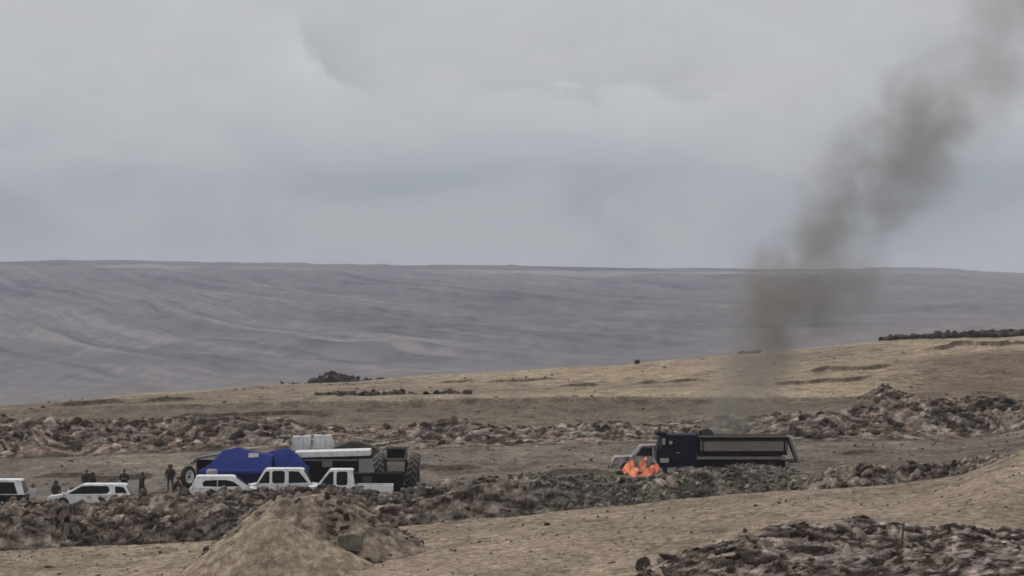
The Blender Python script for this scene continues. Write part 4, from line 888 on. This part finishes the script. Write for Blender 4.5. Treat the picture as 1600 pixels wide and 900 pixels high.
MB().lathe([(.001, -w * .32), (r * .14, -w * .3), (r * .15, 0)], 14, Matrix.Translation((0, 0, r))).build('hub_cap', DARKM, rw)
for q in range(8):
    a = q * PI / 4; MB().tube((r * .32 * math.cos(a), -w * .2, r + r * .32 * math.sin(a)), (r * .32 * math.cos(a), -w * .1, r + r * .32 * math.sin(a)), .035, n=6).build('wheel_nut', DARKM, rw)

# ------------------------------------------------------------------ people
CL = {k: paint('cloth_' + k, v, .9, dirt=.08) for k, v in {'black': (.012, .012, .014), 'darkbrown': (.022, .013, .010), 'maroon': (.060, .016, .015), 'navy': (.015, .018, .03), 'tan': (.26, .21, .16), 'pale': (.46, .45, .43), 'grey': (.07, .068, .066), 'pink': (.30, .17, .15)}.items()}
SKIN = paint('skin', (.22, .12, .08), .6, dirt=.02); HAIR = paint('hair_black', (.012, .010, .009), .7)
def person(px, Y, face, label, top, legs, h=1.72, pose='stand', headwear='hair', group=None, sleeve=None, zoff=0.):
    X, Y, z0 = gz_at(px, Y); P_ = {}; s = h / 1.72
    if pose == 'crouch':
        J = dict(pel=(0, -.12, .38), spine=(0, .02, .58), chest=(0, .14, .80), neck=(0, .22, .97), head=(0, .25, 1.05), top=(0, .27, 1.19),
                 shl=(.18, .14, .90), shr=(-.18, .14, .90), ell=(.24, .32, .66), elr=(-.24, .32, .66), wrl=(.10, .50, .60), wrr=(-.10, .50, .60), hl=(.06, .55, .58), hr=(-.06, .55, .58),
                 hpl=(.10, -.08, .36), hpr=(-.10, -.08, .36), knl=(.17, .34, .48), knr=(-.17, .34, .48), anl=(.15, .08, .10), anr=(-.15, .08, .10), tol=(.17, .26, .04), tor=(-.17, .26, .04))
    else:
        a = dict(stand=0, lean=.12, walk=.05)[pose.split('_')[0]]; up = 'arm' in pose; wk = .2 if pose.startswith('walk') else .04
        J = dict(pel=(0, 0, .94), spine=(0, .01 + a * .3, 1.12), chest=(0, .02 + a * .7, 1.30), neck=(0, .01 + a, 1.47), head=(0, .03 + a * 1.2, 1.56), top=(0, .02 + a * 1.3, 1.68),
                 shl=(.19, a * .8, 1.40), shr=(-.19, a * .8, 1.40), ell=(.27, .02 + a, 1.12), elr=(-.27, .02 + a, 1.12), wrl=(.22, .16 + a, .92), wrr=(-.22, .16 + a, .92), hl=(.21, .20 + a, .84), hr=(-.21, .20 + a, .84),
                 hpl=(.10, 0, .90), hpr=(-.10, 0, .90), knl=(.12, wk + .02, .50), knr=(-.12, -wk * .3 + .03, .50), anl=(.12, wk, .09), anr=(-.12, -wk * 1.4, .09), tol=(.15, wk + .16, .04), tor=(-.15, -wk * 1.4 + .16, .04))
        if up: J.update(ell=(.40, .05, 1.40), wrl=(.30, .10, 1.62), hl=(.26, .12, 1.70))
        if 'crossed' in pose: J.update(wrl=(.02, .24, 1.14), wrr=(-.02, .26, 1.16), hl=(-.06, .22, 1.15), hr=(.06, .24, 1.18))
    R_ = dict(pel=(.15, .12), spine=(.145, .115), chest=(.175, .12), neck=(.06, .06), head=(.085, .10), top=(.065, .08), shl=(.07, .07), shr=(.07, .07), ell=(.052, .052), elr=(.052, .052), wrl=(.036, .036), wrr=(.036, .036), hl=(.032, .045), hr=(.032, .045),
              hpl=(.10, .10), hpr=(.10, .10), knl=(.066, .066), knr=(.066, .066), anl=(.046, .046), anr=(.046, .046), tol=(.038, .038), tor=(.038, .038))
    E = [('pel', 'spine'), ('spine', 'chest'), ('chest', 'neck'), ('neck', 'head'), ('head', 'top'), ('chest', 'shl'), ('chest', 'shr'), ('shl', 'ell'), ('shr', 'elr'), ('ell', 'wrl'), ('elr', 'wrr'), ('wrl', 'hl'), ('wrr', 'hr'),
         ('pel', 'hpl'), ('pel', 'hpr'), ('hpl', 'knl'), ('hpr', 'knr'), ('knl', 'anl'), ('knr', 'anr'), ('anl', 'tol'), ('anr', 'tor')]
    names = list(J)
    # five short fingers per hand
    vs_ = [Vector(J[n_]) * s for n_ in names]; rad = [R_[n_] for n_ in names]; ed = [(names.index(a), names.index(b)) for a, b in E]
    for hd, wr in (('hl', 'wrl'), ('hr', 'wrr')):
        hi = names.index(hd); dirv = (vs_[hi] - vs_[names.index(wr)]).normalized(); sd_ = dirv.cross(Vector((0, 1, 0.3))).normalized()
        for q in range(5):
            off = sd_ * (q - 2) * .022; ln = (.055, .08, .085, .08, .06)[q] if q else .06
            vs_.append(vs_[hi] + off + dirv * ln + Vector((0, .02, 0))); rad.append((.010, .010)); ed.append((hi, len(vs_) - 1))
    me = bpy.data.meshes.new('body'); me.from_pydata([v[:] for v in vs_], ed, []); tmp = bpy.data.objects.new('body', me); C.objects.link(tmp)
    sk = tmp.modifiers.new('s', 'SKIN'); sv = me.skin_vertices[0].data
    for i, (a_, b_) in enumerate(rad): sv[i].radius = (a_ * s, b_ * s)
    sv[0].use_root = True; tmp.modifiers.new('d', 'SUBSURF').levels = 1
    dg = bpy.context.evaluated_depsgraph_get(); m2 = bpy.data.meshes.new_from_object(tmp.evaluated_get(dg)); bpy.data.objects.remove(tmp)
    root = empty('person', (X, Y, z0 + zoff), face, label, 'person', group); root.scale = (1.12, 1.12, 1.0)
    for mt in (SKIN, CL[top], CL[legs], TRIM): m2.materials.append(mt)
    waist = (.86 if pose != 'crouch' else .42) * s; nk = Vector(J['neck']) * s; hands = [Vector(J['hl']) * s, Vector(J['hr']) * s]; feet = [Vector(J['tol']) * s, Vector(J['tor']) * s]
    for p in m2.polygons:
        c_ = p.center; k = 1
        if c_.z > nk.z + .01 and (c_ - nk).length < .4: k = 0
        elif min((c_ - h_).length for h_ in hands) < .10: k = 0
        elif c_.z < .09: k = 3
        elif pose == 'crouch' and (c_.z < waist or (c_.y > .2 * s and c_.z < .56 * s)): k = 2
        elif pose != 'crouch' and c_.z < waist and min((c_ - Vector(J[q]) * s).length for q in ('wrl', 'wrr')) > .1: k = 2
        p.material_index = k; p.use_smooth = True
    m2.name = 'body'; o = bpy.data.objects.new('body', m2); C.objects.link(o); o.parent = root
    hc = Vector(J['head']) * s + Vector((0, -.01, .05)); hm = MB()
    sp = bmesh.new(); bmesh.ops.create_icosphere(sp, subdivisions=3, radius=1)
    if headwear == 'hood': sc, cut = (.135, .15, .17), -.9
    elif headwear == 'cap': sc, cut = (.105, .125, .12), .15
    else: sc, cut = (.108, .128, .14), -.1
    vv = [(hc.x + v.co.x * sc[0], hc.y + v.co.y * sc[1] - .015, hc.z + v.co.z * sc[2]) for v in sp.verts]
    ff = [tuple(v.index for v in f.verts) for f in sp.faces if not (f.calc_center_median().z < cut or (f.calc_center_median().y > .45 and f.calc_center_median().z < .5))]
    sp.free(); nm = dict(hood='hood', cap='cap', hair='hair')[headwear]
    ho = MB().add(vv, ff).build(nm, HAIR if headwear == 'hair' else CL[top] if headwear == 'hood' else CL['black'], root, smooth=True)
    so = ho.modifiers.new('t', 'SOLIDIFY'); so.thickness = .012
    if headwear == 'cap': MB().box(hc.x - .08, hc.x + .08, hc.y + .09, hc.y + .20, hc.z + .02, hc.z + .035).build('cap_brim', CL['black'], ho)
    ey = hc + Vector((0, .085, -.03)); fc = MB()
    for sx in (-1, 1): MB().box(ey.x + sx * .034 - .012, ey.x + sx * .034 + .012, ey.y - .01, ey.y + .012, ey.z - .006, ey.z + .006).build('eye', HAIR, root)
    MB().prism([(-.001, 0), (.001, 0), (0, .01)], 0, .01).add([(ey.x - .014, ey.y, ey.z - .045), (ey.x + .014, ey.y, ey.z - .045), (ey.x, ey.y + .035, ey.z - .04), (ey.x, ey.y, ey.z)], [(0, 1, 2), (0, 2, 3), (1, 3, 2), (0, 3, 1)]).build('nose', SKIN, root) if False else \
        MB().add([(ey.x - .014, ey.y, ey.z - .045), (ey.x + .014, ey.y, ey.z - .045), (ey.x, ey.y + .035, ey.z - .04), (ey.x, ey.y, ey.z)], [(0, 1, 2), (0, 2, 3), (1, 3, 2), (0, 3, 1)]).build('nose', SKIN, root)
    if pose != 'crouch':      # jacket hem over the hips
        ring = MB(); n = 18; pr = [(.165, .80), (.175, .92), (.165, 1.10), (.19, 1.30), (.17, 1.42)]; a = dict(stand=0, lean=.12, walk=.05)[pose.split('_')[0]]
        v = [(s * (1.12 * r_ * math.cos(2 * PI * i / n)), s * (.80 * r_ * math.sin(2 * PI * i / n) + a * max(0, z_ - .94) * 1.6), s * z_) for i in range(n) for r_, z_ in pr]
        k = len(pr); ring.add(v, [(i * k + j, ((i + 1) % n) * k + j, ((i + 1) % n) * k + j + 1, i * k + j + 1) for i in range(n) for j in range(k - 1)])
        jk = ring.build('jacket', CL[top], root, smooth=True); so = jk.modifiers.new('t', 'SOLIDIFY'); so.thickness = .015
    return root
PG = 'people standing beyond the parked cars'
person(51, 176.6, .6, 'person in pale trousers and top standing beside the far left car', 'pale', 'pale', 1.70, 'stand_crossed', group=PG)
person(87, 178.5, -2.6, 'hooded person in dark clothes low behind the bank, alone between two cars', 'black', 'black', 1.66, 'stand', 'hood', group=PG)
person(135, 186, PI + .3, 'person in black, taller one of the close pair behind the white estate car', 'black', 'navy', 1.76, 'stand', group=PG)
person(146, 185.4, PI - .4, 'person in dark brown, shorter one of the close pair behind the white estate car', 'darkbrown', 'black', 1.60, 'lean', 'hood', group=PG)
person(194, 186, PI, 'person in black with dark cap standing alone above the rear of the estate car', 'black', 'black', 1.76, 'stand_crossed', 'cap', group=PG)
person(221, 183.5, -.9, 'person in dark brown mid-stride with one arm raised', 'darkbrown', 'black', 1.74, 'walk_arm', group=PG)
person(266, 189, PI, 'person in brown standing behind a crouching person left of the upright wheel', 'darkbrown', 'grey', 1.78, 'stand', 'hood', group=PG)
person(272, 184.5, -1.7, 'crouching person in maroon with pinkish trousers left of the upright wheel', 'maroon', 'pink', 1.9, 'crouch', group=PG)
pl = MB().tube((from_px(234, 185), 185, 0), (from_px(262, 184.4), 184.4, .16), .06, .05).build('wooden_pole', paint('dark_timber', (.06, .045, .035), .9)); pl.location.z = float(gz_at(248, 185)[2]) + .22
tag(pl, 'dark pole lying on the ground left of the crouching person', 'pole')
# weathered post on the left bank, thin stake on the right heap, squared block in the big mound
po = empty('marker_post', (from_px(104, 168.5), 168.5, float(front_bank(np.array([from_px(104, 168.5)]), np.array([168.5]))[0][0]) - .2), 0, 'short greenish post with a dark cap on the left part of the bank', 'post')
MB().box(-.16, .16, -.14, .14, 0, .75).build('post', paint('green_grey_timber', (.15, .155, .115), .9), po, bevel=.04)
MB().prism([(-.17, .78), (.17, .78), (.19, .98), (.05, 1.12), (-.14, 1.05)], -.15, .15).build('cap', DARKM, po, bevel=.05)
sk_ = MB().tube((0, 0, -.2), (.12, 0, 1.0), .05, .035, 7).build('stake', paint('dark_timber', (.06, .045, .035))); sk_.location = (from_px(1408, 118), 118, float(heap(np.array([from_px(1408, 118)]), np.array([118.]))[0][0])); tag(sk_, 'thin dark stake stuck in the lower right heap', 'stake')
X = from_px(549, 147.4); zb_ = float(mound_rear(np.array([X]), np.array([147.4]))[0][0])
bk = MB().prism([(-.62, -.3), (.5, -.4), (.58, .42), (.2, .52), (-.66, .35)], -.4, .5).build('stone_block', M_CLOD, None, bevel=.05); set_col(bk.data, np.array([.185, .172, .140])); bk.location = (X, 147.1, zb_ + .22); bk.rotation_euler = (0, .06, -.1)
tag(bk, 'squared dull grey block set in the right side of the large mound', 'stone block')
P = np.array([[from_px(577 + 9 * rng.normal() + 12 * q, 146.4), 146.6 - .6 * q, zb_ + .45 - .9 * q] for q in np.repeat(np.linspace(0, 1, 8), 9)])  # clods kept dark to paint the shaded gap beside the block
P[:, 2] = mound_rear(P[:, 0], P[:, 1])[0] + .08
clods('rubble', P, rng.uniform(.12, .34, len(P)), 'dark', 'dark clods standing in for the shaded gap beside the squared block')

# ------------------------------------------------------------------ fire
fm = bpy.data.materials.new('flame'); fm.use_nodes = True; t = NT(fm.node_tree)
tc = t.node('ShaderNodeTexCoord'); lw = t.node('ShaderNodeLayerWeight', {'Blend': .35})
n = t.node('ShaderNodeTexNoise', {'Vector': tc.outputs['Object'], 'Scale': 1.9, 'Detail': 3.0, 'Distortion': .3}).outputs['Fac']
core = t.m('MULTIPLY', t.m('SUBTRACT', 1.0, lw.outputs['Facing']), t.sstep(n, .30, .70), clamp=True)
cl_ = t.mixc(core, (.30, .035, .018, 1), (.98, .36, .19, 1))
em = t.node('ShaderNodeEmission', {'Color': cl_, 'Strength': 1.0}); tp_ = t.node('ShaderNodeBsdfTransparent')
al = t.m('MULTIPLY', t.m('SUBTRACT', 1.0, t.sstep(lw.outputs['Facing'], .15, .90)), t.sstep(n, .28, .56, 0, .75), clamp=True)
mx = t.node('ShaderNodeMixShader', {0: al}); t.link(tp_.outputs[0], mx.inputs[1]); t.link(em.outputs[0], mx.inputs[2])
t.link(mx.outputs[0], t.node('ShaderNodeOutputMaterial').inputs['Surface'])
FY = 177.6; fr_ = empty('fire', (from_px(1002, FY), FY, float(gz_at(1002, FY)[2])), 0, 'orange red flames burning against the front of the tipper truck', 'fire')
def flame(px, y, py0, py1, w, seed, lean=0.):
    z0 = 15 - (py1 - 430) * (FY + y) / F - fr_.location.z; z1 = 15 - (py0 - 430) * (FY + y) / F - fr_.location.z; x = from_px(px, FY) - fr_.location.x
    r = np.random.default_rng(seed); m_, n = 14, 18; v = []
    for i in range(m_):
        q = i / (m_ - 1); rr_ = 1.25 * w * (math.sin(PI * min(q * 1.5 + .12, 1) * .5) * (1 - q ** 2.2) ** .6 + .002)
        ox = lean * q * q + .12 * w * math.sin(q * 7 + seed)
        for j in range(n):
            a = 2 * PI * j / n; k_ = 1 + .12 * math.sin(3 * a + q * 6 + seed) + .05 * math.sin(5 * a - q * 9)
            v.append((x + ox + rr_ * k_ * math.cos(a), y + .6 * rr_ * k_ * math.sin(a), z0 + (z1 - z0) * q))
    MB().add(v, [(i * n + j, i * n + (j + 1) % n, (i + 1) * n + (j + 1) % n, (i + 1) * n + j) for i in range(m_ - 1) for j in range(n)]).build('flame', fm, fr_, smooth=True)
for a_ in ((983, 0, 718, 741, .30, 1, .18), (990, -.1, 730, 746, .26, 2, .15), (1009, -.2, 731, 748, .36, 3, .12), (1018, -.1, 726, 745, .30, 4, .15), (1025, .1, 724, 740, .20, 5, .1), (1003, .5, 714, 736, .22, 6, .3), (976, .2, 727, 741, .17, 7, .1), (1001, -.3, 738, 750, .22, 8, .1)):
    flame(*a_)
bp_ = clods('rubble', np.stack([rng.normal(from_px(1000, 176.8), .9, 60), rng.normal(176.9, .3, 60), 0 * rng.normal(size=60)], -1), rng.uniform(.08, .3, 60), 'dark', 'charred debris under the flames')
bp_.location.z = float(gz_at(1000, 177)[2]) + .2

# ------------------------------------------------------------------ smoke plume
SY = 188.0; k0 = SY / F
AX = [(1150, 676, 44), (1160, 640, 56), (1190, 600, 66), (1232, 545, 84), (1250, 490, 98), (1275, 440, 104), (1322, 380, 112), (1368, 320, 108), (1412, 260, 112), (1452, 210, 116), (1500, 150, 128), (1570, 80, 128), (1618, 20, 120), (1665, -60, 120), (1740, -190, 125)]
za = [EYE - (py - HOR) * k0 for _, py, _ in AX]; xa = [(px - 800) * k0 for px, _, _ in AX]; ra = [r * k0 * 1.42 for _, _, r in AX]
Z0, Z1 = za[0] - .6, za[-1] + .5
dens = [(676, .95), (655, .80), (630, .52), (600, .38), (560, .42), (520, .48), (480, .48), (440, .45), (400, .38), (340, .33), (280, .37), (230, .38), (190, .30), (140, .2), (80, .17), (0, .19), (-80, .18), (-190, .05)]
sm = bpy.data.materials.new('smoke'); sm.use_nodes = True; t = NT(sm.node_tree)
tc = t.node('ShaderNodeTexCoord'); ob = tc.outputs['Object']
nz = t.node('ShaderNodeTexNoise', {'Vector': ob, 'Scale': .22, 'Detail': 2.0}).outputs['Color']
ofs = t.vm('MULTIPLY', t.vm('SUBTRACT', nz, (.5, .5, .5)), (7.0, 3.5, 3.5))
nzb = t.node('ShaderNodeTexNoise', {'Vector': ob, 'Scale': .75, 'Detail': 3.0}).outputs['Color']
ofs = t.vm('ADD', ofs, t.vm('MULTIPLY', t.vm('SUBTRACT', nzb, (.5, .5, .5)), (2.6, 1.5, 2.0)))
pos = t.vm('ADD', ob, ofs)
sp_ = t.node('ShaderNodeSeparateXYZ', {0: pos}); zn = t.m('DIVIDE', t.m('SUBTRACT', sp_.outputs[2], Z0), Z1 - Z0, clamp=True)
NZ = lambda z: (z - Z0) / (Z1 - Z0)
XS = max(xa) + 5
cx_ = t.m('MULTIPLY', t.curve(zn, [(NZ(z), x / XS) for z, x in zip(za, xa)]), XS)
cr_ = t.m('MULTIPLY', t.curve(zn, [(NZ(z), x / 12) for z, x in zip(za, ra)]), 12)
dn = t.curve(zn, [(max(0, min(1, NZ(EYE - (py - HOR) * k0))), v) for py, v in dens])
ddx = t.m('SUBTRACT', sp_.outputs[0], cx_); ddy = t.m('MULTIPLY', sp_.outputs[1], 1.15)
rr = t.m('DIVIDE', t.m('SQRT', t.m('ADD', t.m('MULTIPLY', ddx, ddx), t.m('MULTIPLY', ddy, ddy))), cr_)
fall = t.sstep(rr, 1.0, .08)
n2_ = t.node('ShaderNodeTexNoise', {'Vector': ob, 'Scale': .27, 'Detail': 6.0, 'Roughness': .62, 'Distortion': .25}).outputs['Fac']
bil = t.sstep(n2_, .38, .60, .22, 1.6)
D = t.m('MULTIPLY', t.m('MULTIPLY', t.m('MULTIPLY', fall, bil), dn), .52)
pv = t.node('ShaderNodeVolumePrincipled', {'Color': (.44, .415, .375, 1), 'Density': D, 'Anisotropy': .0})
t.link(pv.outputs[0], t.node('ShaderNodeOutputMaterial').inputs['Volume'])
try: sm.cycles.volume_step_rate = .16; sm.cycles.volume_sampling = 'MULTIPLE_IMPORTANCE'
except Exception as e: print(e)
nr = 28; v = []
for x, z, r in zip(xa, za, ra):
    z_ = z + (-.5 if z == za[0] else 0)
    for j in range(nr):
        a = 2 * PI * j / nr; v.append((x + r * 1.32 * math.cos(a) , r * 1.2 * math.sin(a), z_))
m_ = len(xa); fs = [(i * nr + j, i * nr + (j + 1) % nr, (i + 1) * nr + (j + 1) % nr, (i + 1) * nr + j) for i in range(m_ - 1) for j in range(nr)]
fs += [tuple(range(nr - 1, -1, -1)), tuple(range((m_ - 1) * nr, m_ * nr))]
so_ = MB().add(v, fs).build('smoke', sm, None); so_.location = (0, SY + 7.0, 0)
tag(so_, 'grey brown smoke plume rising behind the tipper truck and leaning right', kind='stuff')

# ------------------------------------------------------------------ the air
hz = bpy.data.materials.new('haze_air'); hz.use_nodes = True; t = NT(hz.node_tree)
pv = t.node('ShaderNodeVolumePrincipled', {'Color': (.86, .90, 1.0, 1), 'Density': 1.2e-4})
t.link(pv.outputs[0], t.node('ShaderNodeOutputMaterial').inputs['Volume'])
zlo = float(min(ground.data.vertices[0].co.z, min(v_.co.z for v_ in hills.data.vertices), min(v_.co.z for v_ in ground.data.vertices))) - 1
hb = MB().box(-3000, 3000, -60, 6100, zlo, 52.0).build('haze', hz); tag(hb, 'thin blue grey haze over the valley', kind='stuff')
